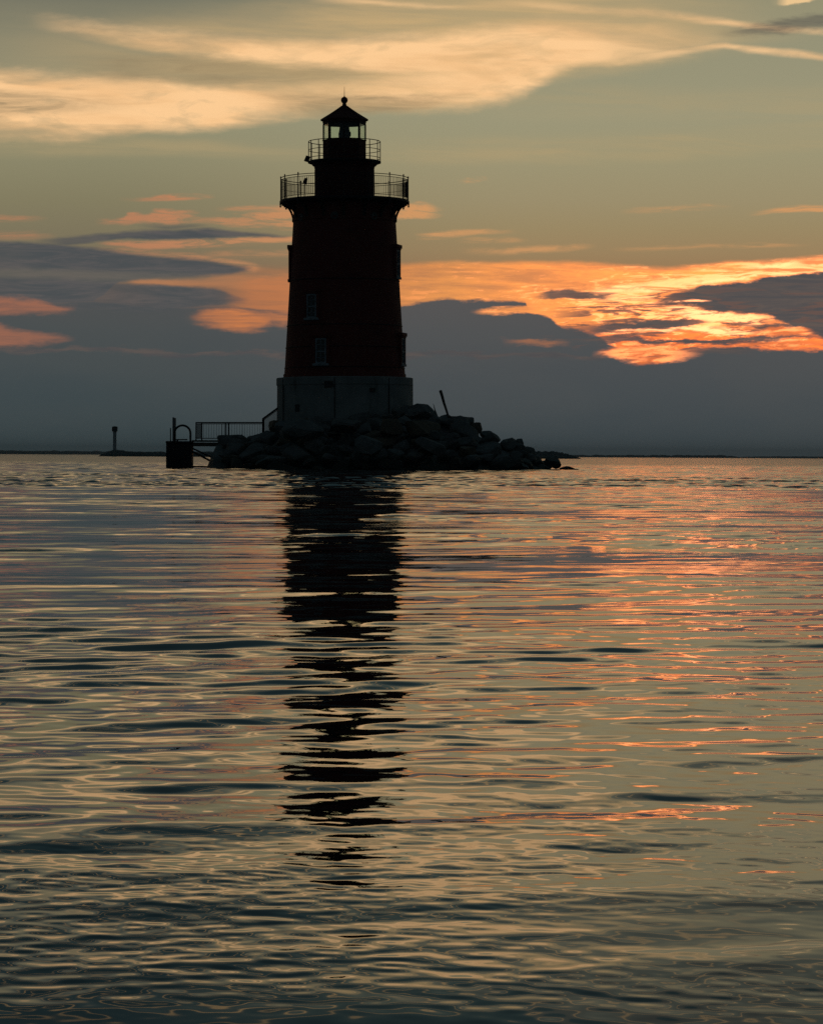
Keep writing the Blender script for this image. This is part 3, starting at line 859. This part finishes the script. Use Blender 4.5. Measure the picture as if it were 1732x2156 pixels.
# ------------------------------------------------------------------ main gallery
GR = 3.57
zg = zz(423)
bm = bmesh.new()
lathe(bm, [(2.70, zg - .22), (2.95, zg - .24), (3.42, zg - .16), (GR - .02, zg - .15), (GR, zg - .13), (GR, zg - .01), (GR - .03, zg + .01), (1.55, zg + .03)], 128)
deck = obj('gallery_deck', bm, M_IRON, LP, smooth=30)
N = 16
A0 = R(0.6)
def bracket_mesh():
    bm = bmesh.new()
    # curved strut from the wall out to the rim, a straight top bar, a pendant drop and a scroll
    def plate(pts, th, wd):
        tubev = []
        for i, p in enumerate(pts):
            d = (pts[min(i + 1, len(pts) - 1)] - pts[max(i - 1, 0)]).normalized()
            nrm = Vector((-d.y, d.x)) * th / 2
            row = []
            for sx in (-1, 1):
                for sg in (-1, 1):
                    q = p + nrm * sg
                    row.append(bm.verts.new((sx * wd / 2, -q.x, q.y)))
            tubev.append(row)
        for a, b in zip(tubev, tubev[1:]):
            for i, j in ((0, 1), (1, 3), (3, 2), (2, 0)):
                bm.faces.new((a[i], a[j], b[j], b[i]))
        for r_, fl in ((tubev[0], 1), (tubev[-1], 0)):
            f = (r_[0], r_[1], r_[3], r_[2])
            bm.faces.new(f if not fl else f[::-1])
    V2 = lambda r, z: Vector((r, z))
    zl = zn + .10
    P0, P1, P2, P3 = V2(2.80, zl - .02), V2(2.93, zl + .52), V2(3.05, zg - .30), V2(3.46, zg - .20)
    pts = []
    for i in range(13):
        u = i / 12
        pts.append(P0 * (1 - u) ** 3 + P1 * 3 * u * (1 - u) ** 2 + P2 * 3 * u * u * (1 - u) + P3 * u ** 3)
    plate(pts, .12, .15)
    plate([V2(2.75, zg - .235), V2(3.40, zg - .205)], .07, .12)
    plate([V2(2.83, zl + .5), V2(3.02, zg - .32)], .05, .08)
    tube(bm, [(0, -3.30, zg - .24), (0, -3.30, zg - .30), (0, -3.30, zg - .34), (0, -3.30, zg - .37)], [.05, .05, .065, .015], 10)
    tube(bm, [(0, -GR + .03, zg - .02), (0, -GR + .03, zg - .22), (0, -GR + .03, zg - .27), (0, -GR + .03, zg - .33), (0, -GR + .03, zg - .37)], [.05, .05, .035, .06, .015], 10)
    return mesh_from(bm, 'bracket')
bme = bracket_mesh()
for k in range(N):
    o = obj('bracket', bme, M_IRON, LP)
    o.rotation_euler = (0, 0, A0 + 2 * math.pi * k / N)

RR = GR - .05
zr = zz(376)
bm = bmesh.new()
ring(bm, RR, zr, .022, 160, 6)
rail = obj('gallery_railing', bm, M_IRON, LP, smooth=60)
bm = bmesh.new()
tube(bm, [(0, 0, zg - .10), (0, 0, zr + .02), (0, 0, zr + .05), (0, 0, zr + .09), (0, 0, zr + .13)], [.030, .028, .042, .036, .008], 10)
pme = mesh_from(bm, 'post')
for k in range(N):
    a = A0 + 2 * math.pi * k / N
    o = obj('post', pme, M_IRON, rail)
    o.location = (RR * math.sin(a), -RR * math.cos(a), 0)
da = 2 * math.pi / N
bm = bmesh.new()
ring(bm, RR, zr - .12, .016, 14, 6, .012, da - .012)
ring(bm, RR, zr - .54, .010, 14, 6, .012, da - .012)
ring(bm, RR, zg + .12, .016, 14, 6, .012, da - .012)
for i in range(1, 11):
    a = da * i / 11
    p = Vector((RR * math.sin(a), -RR * math.cos(a), 0))
    tube(bm, [p + Vector((0, 0, zg + .12)), p + Vector((0, 0, zr - .12))], .0105, 6)
pan = mesh_from(bm, 'railing_panel')
for k in range(N):
    o = obj('railing_panel', pan, M_IRON, rail)
    o.rotation_euler = (0, 0, A0 + da * k)
# floodlight clamped to the railing on the left
bm = bmesh.new()
tube(bm, [(0, 0, zg), (0, 0, zg + .62)], .022, 8)
tube(bm, [(0, 0, zg + .60), (.05, -.02, zg + .70)], .03, 8)
M_ = Matrix.Translation((.05, -.03, zg + .83)) @ Matrix.Rotation(R(14), 4, 'Y') @ Matrix.Rotation(R(25), 4, 'Z')
bmesh.ops.create_cone(bm, cap_ends=True, segments=18, radius1=.12, radius2=.09, depth=.32, matrix=M_)
tube(bm, [(.09, -.1, zg + .98), (.16, -.16, zg + 1.0)], .03, 8)
fl = obj('floodlight', bm, M_IRON, LP, smooth=40)
fl.location = (at(648, 400, 160).x - LX + .02, -2.75, 0)

# ------------------------------------------------------------------ watch room and lantern gallery
zw = zz(340)
bm = bmesh.new()
lathe(bm, [(1.70, zg + .02), (1.70, zg + .22), (1.645, zg + .26), (1.635, zw - .42), (1.67, zw - .38), (1.67, zw - .30), (1.78, zw - .22), (1.80, zw - .16)], 96)
wr = obj('watch_room', bm, M_RED, LP, smooth=30)
bm = bmesh.new()
for k in range(16):
    a = 2 * math.pi * k / 16
    p = Vector((math.sin(a), -math.cos(a), 0))
    tube(bm, [p * 1.642 + Vector((0, 0, zg + .27)), p * 1.637 + Vector((0, 0, zw - .43))], .02, 6)
obj('plate_seam', bm, M_RED, wr)
bm = bmesh.new()
box(bm, (0, -1.64, zg + 1.0), (.72, .08, 1.7), None, .02)
do = obj('door', bm, M_RED, wr); do.rotation_euler = (0, 0, R(140))
UR = 2.02
bm = bmesh.new()
lathe(bm, [(1.2, zw - .20), (1.80, zw - .17), (1.98, zw - .10), (UR, zw - .09), (UR, zw - .01), (UR - .03, zw + .01), (1.1, zw + .02)], 96)
obj('lantern_deck', bm, M_IRON, LP, smooth=30)
ur = UR - .04
zu = zz(298.6)
bm = bmesh.new()
ring(bm, ur, zu, .022, 128, 6)
ring(bm, ur, zz(316.5), .018, 128, 6)
ring(bm, ur, zz(333.5), .018, 128, 6)
lrail = obj('lantern_railing', bm, M_IRON, LP, smooth=60)
bm = bmesh.new()
tube(bm, [(0, 0, zw - .02), (0, 0, zu + .01), (0, 0, zu + .03)], [.024, .022, .012], 8)
pme = mesh_from(bm, 'post')
for k in range(N):
    a = A0 + 2 * math.pi * k / N
    o = obj('post', pme, M_IRON, lrail)
    o.location = (ur * math.sin(a), -ur * math.cos(a), 0)
# small solar panel hung outside on the left of the upper rail
bm = bmesh.new()
box(bm, (0, 0, 0), (.05, .62, .34), None, .008)
box(bm, (.06, 0, .02), (.08, .05, .30))
sp = obj('solar_panel', bm, M_PANEL, LP)
sp.location = (-(UR + .03), -.15, zz(335))
sp.rotation_euler = (0, R(24), R(-18))

# lantern: parapet, octagonal glazing, beacon, roof
zp, zs = zz(295.3), zz(262.3)
LR = 1.19
bm = bmesh.new()
lathe(bm, [(1.24, zw), (1.24, zw + .1), (LR, zw + .13), (LR, zp - .06), (1.225, zp - .05), (1.225, zp), (1.0, zp + .01)], 8, a0=0.0)
obj('lantern_parapet', bm, M_RED, LP, smooth=20)
gz = obj('lantern_glazing', (lambda b: (lathe(b, [(LR - .04, zs - .02), (LR + .0, zs - .02), (LR + .0, zs + .10), (LR - .04, zs + .10)], 8), b)[1])(bmesh.new()), M_IRON, LP)
for k in range(8):
    a = 2 * math.pi * k / 8
    bm = bmesh.new()
    box(bm, (0, -(LR - .03), (zp + zs) / 2), (.085, .085, zs - zp), None, .012)
    o = obj('mullion', bm, M_IRON, gz); o.rotation_euler = (0, 0, a)
    bm = bmesh.new()
    wd = 2 * LR * math.sin(math.pi / 8) - .12
    box(bm, (0, -LR * math.cos(math.pi / 8) + .035, (zp + zs) / 2), (wd, .012, zs - zp - .02))
    o = obj('pane', bm, M_LGLASS, gz); o.rotation_euler = (0, 0, a + math.pi / 8)
bm = bmesh.new()
lathe(bm, [(.34, zp), (.34, zp + .12), (.32, zp + .14), (.335, zp + .36), (.30, zp + .48), (.25, zs - .02), (.25, zs + .04), (0, zs + .05)], 32)
box(bm, (.26, -.05, zp + .34), (.20, .26, .24), None, .03)
obj('beacon', bm, M_LENS, LP, smooth=35)
zc = zz(253.3)
ER = 1.315
bm = bmesh.new()
rp = [(LR - .05, zs + .08), (LR + .02, zs + .08), (LR + .02, zs + .18), (ER - .03, zc - .05), (ER, zc - .03), (ER, zc + .02), (ER - .03, zc + .04)]
za = zz(224)
for k in range(1, 9):
    u = k / 8
    rp.append(((ER - .03) * (1 - u) + .16 * u - .035 * math.sin(math.pi * u), (zc + .04) * (1 - u) + za * u))
lathe(bm, rp, 8)
roof = obj('roof', bm, M_RED, LP, smooth=15)
bm = bmesh.new()
for k in range(8):
    a = 2 * math.pi * k / 8
    p = Vector((math.sin(a), -math.cos(a), 0))
    tube(bm, [p * ER + Vector((0, 0, zc + .03))] + [p * (r_ + .003) + Vector((0, 0, z_ + .01)) for r_, z_ in rp[7:]], .024, 6)
obj('roof_seam', bm, M_RED, roof)
zk = zz(211)
bm = bmesh.new()
pb = [(.17, za - .06), (.175, za + .02), (.125, za + .05), (.105, za + .13), (.10, za + .18)]
pb += [(.192 * math.cos(R(q)), zk + .192 * math.sin(R(q))) for q in range(-58, 90, 12)]
pb += [(.04, zk + .185), (.03, zk + .23), (0, zk + .24)]
lathe(bm, pb, 28)
obj('ventilator_ball', bm, M_RED, roof, smooth=40)
bm = bmesh.new()
tube(bm, [(0, 0, zk + .2), (0, 0, zk + .45), (0, 0, zz(182))], [.018, .014, .006], 8)
obj('lightning_rod', bm, M_IRON, roof)

# ------------------------------------------------------------------ island of rip-rap
YC = 160.0
def top_row(px):
    tab = [(440, 975), (452, 945), (462, 918), (505, 918), (530, 926), (546, 918), (568, 905), (590, 888), (640, 882), (700, 876), (760, 872), (830, 868),
           (862, 852), (905, 852), (925, 870), (950, 880), (985, 882), (1010, 904), (1050, 916), (1080, 926), (1096, 936), (1123, 957), (1143, 972), (1150, 981), (1175, 986), (1215, 991)]
    for (a, b), (c, d) in zip(tab, tab[1:]):
        if a <= px <= c:
            return b + (d - b) * (px - a) / (c - a)
    return 991
def px_of(X, Y):
    return CX + X / Y * F
def ridge(X):
    """height of the heap's crest at X (m)"""
    px = CX + X / YC * F
    if px < 440 or px > 1215: return -.3
    return max(0.0, at(px, top_row(px), YC).z)
XL, XR = at(452, 985, YC).x, at(1213, 990, YC).x
def front(X):
    u = (X - (XL + XR) / 2 + .6) / ((XR - XL) / 2)
    return YC - 3.0 - 9.0 * math.sqrt(max(0.0, 1 - min(1, abs(u)) ** 2.4))
def heap(X, Y):
    h = ridge(X)
    yf = front(X)
    yt = YC - 3.4
    if Y >= yt:
        t_ = (Y - yt) / 12.0
        return h * max(-.2, 1 - max(0, (t_ - .4) / .6) ** 2) - .1
    u = (Y - yf) / max(.4, (yt - yf))
    if u < 0: return -.35 + u * .4
    return -.25 + (h + .15) * (u ** .78)

bm = bmesh.new()
nx_, ny_ = 90, 70
xs = [XL - 1.2 + (XR - XL + 2.4) * i / (nx_ - 1) for i in range(nx_)]
ys = [YC - 14 + 27 * j / (ny_ - 1) for j in range(ny_)]
rr_ = random.Random(3)
gv = [[bm.verts.new((X, Y, heap(X, Y) - .45 + rr_.uniform(-.10, .10))) for X in xs] for Y in ys]
for j in range(ny_ - 1):
    for i in range(nx_ - 1):
        bm.faces.new((gv[j][i], gv[j][i + 1], gv[j + 1][i + 1], gv[j + 1][i]))
isl = obj('island_ground', bm, M_ROCK, smooth=25)
tag(isl, 'dark rubble core of the rock island between the boulders', kind='structure')

def rock_mesh(seed, blocky=.5, flat=1.0, sub=3):
    g = random.Random(seed)
    bm = bmesh.new()
    bmesh.ops.create_icosphere(bm, subdivisions=sub, radius=1.0)
    planes = []
    if blocky > .6:
        for ax in ((1, 0, 0), (-1, 0, 0), (0, 1, 0), (0, -1, 0), (0, 0, 1), (0, 0, -1)):
            n = (Vector(ax) + Vector((g.gauss(0, .16), g.gauss(0, .16), g.gauss(0, .16)))).normalized()
            planes.append((n, g.uniform(.55, .72)))
    for _ in range(13 if blocky < .6 else 6):
        n = Vector((g.gauss(0, 1), g.gauss(0, 1), g.gauss(0, 1))).normalized()
        planes.append((n, g.uniform(.50, .80)))
    off = Vector((g.uniform(0, 50), g.uniform(0, 50), g.uniform(0, 50)))
    from mathutils import noise as mn
    for v in bm.verts:
        p = v.co.copy()
        for n, d_ in planes:
            e = p.dot(n) - d_
            if e > 0: p -= n * e
        p *= 1.12 + .06 * mn.noise(p * 1.7 + off) + .035 * mn.noise(p * 5 + off)
        p.z *= flat
        v.co = p
    me = mesh_from(bm, 'boulder')
    auto_smooth(me, 16)
    return me
ROCKS = [rock_mesh(100 + i, (.3 if i % 3 else .8), (.62, .75, .9, .7)[i % 4]) for i in range(18)]
for k, me in enumerate(ROCKS):
    me.materials.append(M_ROCK if k % 5 else M_ROCK2)

def rock(me, loc, sc, rot, label, group=None, name='boulder', cat='boulder', mat=None):
    o = bpy.data.objects.new(name, me)
    COL.objects.link(o)
    o.location = loc; o.scale = sc if isinstance(sc, tuple) else (sc,) * 3
    o.rotation_euler = rot
    if mat is not None:
        o.material_slots[0].link = 'OBJECT'; o.material_slots[0].material = mat
    return tag(o, label, cat, group)

placed = []
def px_rock(me, px, py, Y, w, h, label, rot=(0, 0, 0), d=None, mat=None):
    """boulder whose middle shows at image pixel (px, py), w x h image pixels large"""
    p = at(px, py, Y)
    k = Y / F
    co = [v.co for v in me.vertices]
    E = Euler(rot).to_matrix()
    cw = [E @ c for c in co]
    ex = max(c.x for c in cw) - min(c.x for c in cw)
    ez = max(c.z for c in cw) - min(c.z for c in cw)
    s_ = (w * k / ex, (d or (w * k / ex + h * k / ez) / 2), h * k / ez)
    # bake rotation first so the scale acts along the view axes
    m2 = me.copy()
    for v, c in zip(m2.vertices, cw):
        v.co = c
    m2.update()
    placed.append((p, max(w, h) * k / 2))
    return rock(m2, p, s_, (0, 0, 0), label, None, mat=mat)

LAB = [
    (ROCKS[1], 889, 868, 156.2, 60, 44, 'big rounded dark boulder at the right foot of the round concrete base', (.2, .4, .3)),
    (ROCKS[3], 966, 888, 156.8, 46, 26, 'pale flat-topped slab on the right shoulder just below the leaning timber', (0, .03, .2)),
    (ROCKS[5], 968, 880, 157.4, 22, 12, 'small round stone sitting on top of the flat-topped slab', (.3, .1, .5)),
    (ROCKS[0], 822, 900, 151.6, 48, 38, 'squared brown block, left of the two brown blocks below the concrete base', (0, 0, .1)),
    (ROCKS[6], 876, 902, 151.6, 54, 36, 'squared brown block, right of the two brown blocks below the concrete base', (0, .05, -.1)),
    (ROCKS[9], 482, 933, 157.6, 50, 38, 'flat-topped block wedged against the end of the landing deck', (0, 0, .1)),
    (ROCKS[12], 540, 930, 157.4, 46, 26, 'low smooth boulder in front of the landing railing', (0, .1, .4)),
    (ROCKS[4], 1165, 976, 156.9, 34, 24, 'rounded boulder standing in the water at the tip of the right spit', (.2, .2, .4)),
    (ROCKS[7], 1191, 986.5, 156.6, 34, 12, 'low flat rock awash beyond the tip boulder', (0, .05, .2)),
    (ROCKS[10], 1208, 990, 156.2, 22, 8, 'smallest outermost stone barely breaking the surface at far right of the island', (0, 0, .6)),
    (ROCKS[2], 1110, 953, 157.6, 36, 26, 'sloping slab on the steep end of the right spit', (.1, .55, .2)),
    (ROCKS[8], 1092, 930, 158.2, 22, 16, 'knob-like boulder on the skyline of the right spit', (.3, .2, .1)),
    (ROCKS[11], 833, 868, 155.6, 22, 26, 'narrow upright stone leaning against the front of the concrete base', (.1, .1, .2)),
    (ROCKS[13], 640, 905, 152.0, 90, 44, 'longest slanting slab below the left half of the concrete base', (0, .22, .1)),
    (ROCKS[14], 728, 895, 151.8, 72, 32, 'wide slanting slab below the middle of the concrete base', (0, .3, -.1)),
    (ROCKS[15], 775, 940, 149.2, 60, 44, 'pale grey boulder in the middle of the heap below the two brown blocks', (.2, .1, .4)),
    (ROCKS[16], 905, 940, 149.4, 66, 42, 'large pale grey boulder below the right brown block', (.1, .3, .2)),
]
for me, px, py, Y, w, h, lab, rot in LAB:
    px_rock(me, px, py, Y, w, h, lab, rot, mat=M_ROCK2 if 'brown block,' in lab or 'squared brown' in lab else M_ROCK)

zones = {
    'tide': ('wet dark boulder in the row along the waterline of the island', 'wet boulders along the waterline'),
    'left': ('dark grey boulder on the slope between landing and concrete base', 'boulders beside the landing'),
    'mid': ('dark grey boulder on the slope in front of the concrete base', 'boulders below the concrete base'),
    'right': ('dark grey boulder on the long spit sloping right into the water', 'boulders of the right spit'),
}
rg = random.Random(21)
cnt = 0
spots = []
for tries in range(6000):
    X = rg.uniform(XL, XR)
    yf = front(X)
    if ridge(X) < .12: continue
    Y = rg.uniform(yf - .2, YC - 2.6)
    if (X - LX) ** 2 + (Y - YC) ** 2 < 3.55 ** 2: continue
    z = heap(X, Y)
    size = rg.uniform(.42, .74) if rg.random() < .75 else rg.uniform(.75, 1.0)
    hr = ridge(X)
    size = min(size, .28 + .42 * hr)
    if px_of(X, Y) > 1085: size = min(size, .42)
    if px_of(X, Y) - size / Y * F * 1.15 < 452: continue
    if any((X - a) ** 2 + (Y - b) ** 2 + (z - c) ** 2 < (.84 * (size + s_)) ** 2 for a, b, c, s_ in spots): continue
    if px_of(X, Y) > 1148: continue
    if any((p - Vector((X, Y, z))).length < .62 * (s_ + size) for p, s_ in placed): continue
    spots.append((X, Y, z, size))
for X, Y, z, size in spots:
    px = px_of(X, Y)
    zone = 'tide' if z < .45 else 'left' if px < 585 else 'right' if px > 900 else 'mid'
    lab, grp = zones[zone]
    sx, sy, sz = (rg.uniform(.85, 1.3), rg.uniform(.85, 1.2), rg.uniform(.7, 1.0))
    # keep the crest line of the heap below the outline read in image pixels
    zz_ = min(z - .12, ridge(X) - size * sz * .62) if Y > YC - 6 else z - .12
    if px > 985: zz_ = min(z - .2, ridge(X) - size * sz * .70)
    rock(ROCKS[rg.randrange(len(ROCKS))], (X, Y, zz_), (size * sx, size * sy, size * sz),
         (rg.uniform(-.5, .5), rg.uniform(-.5, .5), rg.uniform(0, 6.28)), lab, grp)

# ------------------------------------------------------------------ driftwood stakes on the right shoulder
def stake(name, p0, p1, r, label, n=8):
    a, b = Vector(p0), Vector(p1)
    bm = bmesh.new()
    g = random.Random(5)
    pts = [(b - a) * (k / 5) + Vector((g.uniform(-.008, .008), g.uniform(-.008, .008), 0)) for k in range(6)]
    tube(bm, pts, [r[0] + (r[1] - r[0]) * k / 5 for k in range(6)], n)
    o = obj(name, bm, M_WOOD, None, a)
    tag(o, label, 'timber')
stake('timber_post', at(946, 886, 156.4), at(926.5, 822, 156.0), (.05, .085), 'tall weathered timber leaning left out of the rocks right of the tower')
stake('wooden_stake', at(921, 882, 156.6), at(911.5, 850, 156.4), (.06, .012), 'short pointed stake behind the big rounded boulder')

# ------------------------------------------------------------------ landing stage
pier = thing('landing_stage', 'small landing stage with square pile, railing and ladder hoop left of the rocks', 'landing stage', at(378, 984, 160))
pl = pier.location.copy()
def L(px, py, Y=160.0):
    return at(px, py, Y) - pl
def pbox(bm, x0, y0, x1, y1, dep, Y=160.0, bev=.02):
    a, b = L(x0, y0, Y), L(x1, y1, Y)
    c = (a + b) / 2
    box(bm, c, (abs(b.x - a.x), dep, abs(b.z - a.z)), None, bev)
bm = bmesh.new()
pbox(bm, 352.5, 930, 404, 1000, 1.5)
for k in range(5):
    pbox(bm, 354 + k * 11.5, 933, 359 + k * 11.5, 999, 1.58, 160, .01)
pile = obj('pile', bm, M_IRON, pier, smooth=30)
bm = bmesh.new()
pbox(bm, 352, 928.5, 406, 933, 1.7)
obj('pile_cap', bm, M_IRON, pier)
bm = bmesh.new()
pbox(bm, 406.3, 926.5, 590, 931, 1.35, 160, .01)
pbox(bm, 406.3, 931.3, 590, 940.5, .16, 159.45, .01)
pbox(bm, 406.3, 931.3, 590, 940.5, .16, 160.55, .01)
obj('deck', bm, M_WOOD, pier)
for Yb in (159.5, 160.5):
    for (xa, ya, xb, yb, r_) in ((401, 948, 462, 980, .062), (404, 943, 470, 974, .05)):
        bm = bmesh.new()
        tube(bm, [L(xa, ya, Yb), L(xb, yb, Yb)], r_, 6)
        obj('brace', bm, M_IRON, pier)
bm = bmesh.new()
tube(bm, [L(403, 982, 159.8), L(470, 983, 159.8)], .05, 6)
obj('brace', bm, M_IRON, pier)
for (x_, yt, r_, Yp) in ((365.6, 878.5, .058, 159.7), (369.3, 880, .045, 160.2), (359.5, 901, .03, 159.9)):
    bm = bmesh.new()
    tube(bm, [L(x_, 931, Yp), L(x_, yt, Yp)], r_, 10)
    obj('mooring_post', bm, M_STEEL, pier, smooth=50)
bm = bmesh.new()
pts = []
cxp, cyp, rx, ry = 384.5, 912, 16.8, 16.5
pts.append(L(cxp - rx, 931, 159.6))
for k in range(0, 19):
    a = math.pi * (1 - k / 18)
    pts.append(L(cxp + rx * math.cos(a), cyp - ry * math.sin(a), 159.6))
pts.append(L(cxp + rx, 931, 159.6))
tube(bm, pts, .058, 10)
obj('ladder_hoop', bm, M_IRON, pier, smooth=50)
bm = bmesh.new()
tube(bm, [L(374, 930, 159.5), L(374, 925, 159.5)], .05, 8); tube(bm, [L(370, 925.5, 159.5), L(395, 925.5, 159.5)], .035, 8)
obj('mooring_cleat', bm, M_IRON, pier)

def rail_run(parent, p0, p1, h0, n, posts=(0, 1), r=.011, bot=.10, name='railing'):
    """railing between two deck points: top rail, foot rail, pickets; posts as sub-parts"""
    p0, p1 = Vector(p0), Vector(p1)
    up = Vector((0, 0, 1))
    bm = bmesh.new()
    tube(bm, [p0 + up * h0, p1 + up * h0], .034, 8)
    tube(bm, [p0 + up * (h0 - .07), p1 + up * (h0 - .07)], .018, 6)
    tube(bm, [p0 + up * bot, p1 + up * bot], .024, 6)
    for i in range(1, n):
        q = p0.lerp(p1, i / n)
        tube(bm, [q + up * bot, q + up * (h0 - .07)], r, 6)
    o = obj(name, bm, M_IRON, parent)
    for f in posts:
        q = p0.lerp(p1, f)
        b2 = bmesh.new()
        tube(b2, [q, q + up * (h0 + .02)], .036, 8)
        obj('post', b2, M_IRON, o)
    return o
hr = (926.3 - 889.5) * S
rail_run(pier, L(413, 926.5, 159.45), L(553, 926.5, 159.45), hr, 26, (0, .49, 1), .009)
rail_run(pier, L(425, 926.5, 160.6), L(553, 926.5, 160.6), hr, 3, (0, .39, 1))
rail_run(pier, L(413, 926.5, 159.45), L(425, 926.5, 160.6), hr, 11, ())
# stair from the deck up to the concrete base
st_ = thing('staircase', 'short steel staircase with sloping handrail climbing to the concrete base', 'staircase', at(553, 926, 159.2))
sl = st_.location.copy()
bm = bmesh.new()
a0_, a1_ = at(553, 927, 159.2) - sl, at(594, 897, 159.2) - sl
for k in range(7):
    q = a0_.lerp(a1_, (k + .5) / 7)
    box(bm, q + Vector((0, .5, 0)), (.17, .95, .04))
obj('tread', bm, M_STEEL, st_)
for dy in (0, 1.0):
    bm = bmesh.new()
    tube(bm, [a0_ + Vector((0, dy, -.06)), a1_ + Vector((0, dy, -.06))], .06, 6)
    obj('stringer', bm, M_IRON, st_)
    rail_run(st_, a0_ + Vector((0, dy, 0)), a1_ + Vector((0, dy, 0)), (926 - 880.5) * S, 11, (0, 1), .012, .12, 'handrail')

# ------------------------------------------------------------------ long breakwater with its beacon
YB = 1000.0
def breakwater():
    bm = bmesh.new()
    g = random.Random(9)
    x0, x1 = at(208, 958, YB).x, at(1222, 963, YB).x
    n = 420
    rows_ = []
    for i in range(n + 1):
        u = i / n
        X = x0 + (x1 - x0) * u
        px = CX + X / YB * F
        # crest height in metres along its length
        h = 1.55
        if px < 285: h = 1.55 + .75 * math.exp(-((px - 242) / 22) ** 2)
        if px > 900: h = 2.5
        e = min(1, (u * 1014) / 34) ; e2 = min(1, ((1 - u) * 1014) / 50)
        h *= e ** .6 * (e2 ** .7)
        h = max(.05, h + g.uniform(-.16, .16))
        w = 3.5 + h
        prof_ = [(-w - 1, -.8), (-w * .55, h * .5 + g.uniform(-.15, .15)), (-1.6, h + g.uniform(-.1, .1)), (1.6, h + g.uniform(-.1, .1)), (w + 1, -.8)]
        rows_.append([bm.verts.new((X, YB + a + 8 * math.sin(u * 3), b)) for a, b in prof_])
    for A, B_ in zip(rows_, rows_[1:]):
        for k in range(4):
            bm.faces.new((A[k], B_[k], B_[k + 1], A[k + 1]))
    bm.faces.new(rows_[0]); bm.faces.new(rows_[-1][::-1])
    o = obj('breakwater', bm, M_ROCK)
    return tag(o, 'long low stone breakwater on the horizon behind the lighthouse island', 'breakwater')
breakwater()
bp = at(242, 949, YB); bp.z = 2.0
bz = lambda py: at(242, py, YB).z - bp.z
bea = thing('navigation_beacon', 'slim pale column with a dark box on top standing on the breakwater', 'beacon', bp)
bm = bmesh.new()
lathe(bm, [(.95, -.6), (.95, .25), (.62, .3), (.60, bz(910)), (.72, bz(909)), (.72, bz(908))], 24, True, True)
obj('column', bm, mat_plain('weathered_white_paint', (.42, .43, .42), .7, 0, .2, 1.2), bea, smooth=30)
bm = bmesh.new()
lathe(bm, [(.9, bz(908)), (.98, bz(907.5)), (.98, bz(899)), (.85, bz(898)), (.2, bz(897.2)), (0, bz(897))], 20, True)
lan = obj('lantern_box', bm, M_IRON, bea, smooth=30)
bm = bmesh.new()
ring(bm, 1.02, bz(903), .05, 24, 6)
obj('guard_ring', bm, M_IRON, lan)

# ------------------------------------------------------------------ far wooded shore
YS = 6000.0
def shore(x0, x1, h0, h1, Y, seed, name, label):
    g = random.Random(seed)
    bm = bmesh.new()
    n = 260
    prev = None
    from mathutils import noise as mn
    for i in range(n + 1):
        u = i / n
        X = x0 + (x1 - x0) * u
        taper = min(1, u * 14 + .15, (1 - u) * 14 + .15)
        h = (h0 + (h1 - h0) * u) * taper * (1 + .35 * mn.noise(Vector((u * 22, seed, 0))) + .25 * mn.noise(Vector((u * 90, seed, 3))))
        h = max(.6, h)
        row = [bm.verts.new((X, Y - 20, -1)), bm.verts.new((X, Y - 8, h * .7)), bm.verts.new((X, Y + 30, h)), bm.verts.new((X, Y + 120, -1))]
        if prev:
            for k in range(3):
                bm.faces.new((prev[k], row[k], row[k + 1], prev[k + 1]))
        prev = row
    o = obj(name, bm, M_SHORE)
    tag(o, label, None, None, 'structure')
M_SHORE = mat_plain('distant_woods', (.035, .05, .04), .9, 0, .3, .05)
shore(at(-700, 950, YS).x, at(640, 955, YS).x, 8.5, 6.5, YS, 4, 'far_shore_land', 'low wooded far shore along the left horizon')
shore(at(1180, 960, YS + 800).x, at(1560, 964, YS + 800).x, 5.0, 6.5, YS + 800, 8, 'far_shore_land', 'low far shore along the right horizon')
shore(at(1540, 960, YS + 2600).x, at(2500, 966, YS + 2600).x, 5.5, 6.0, YS + 2600, 12, 'far_shore_land', 'faintest strip of far shore at the right edge of the horizon')
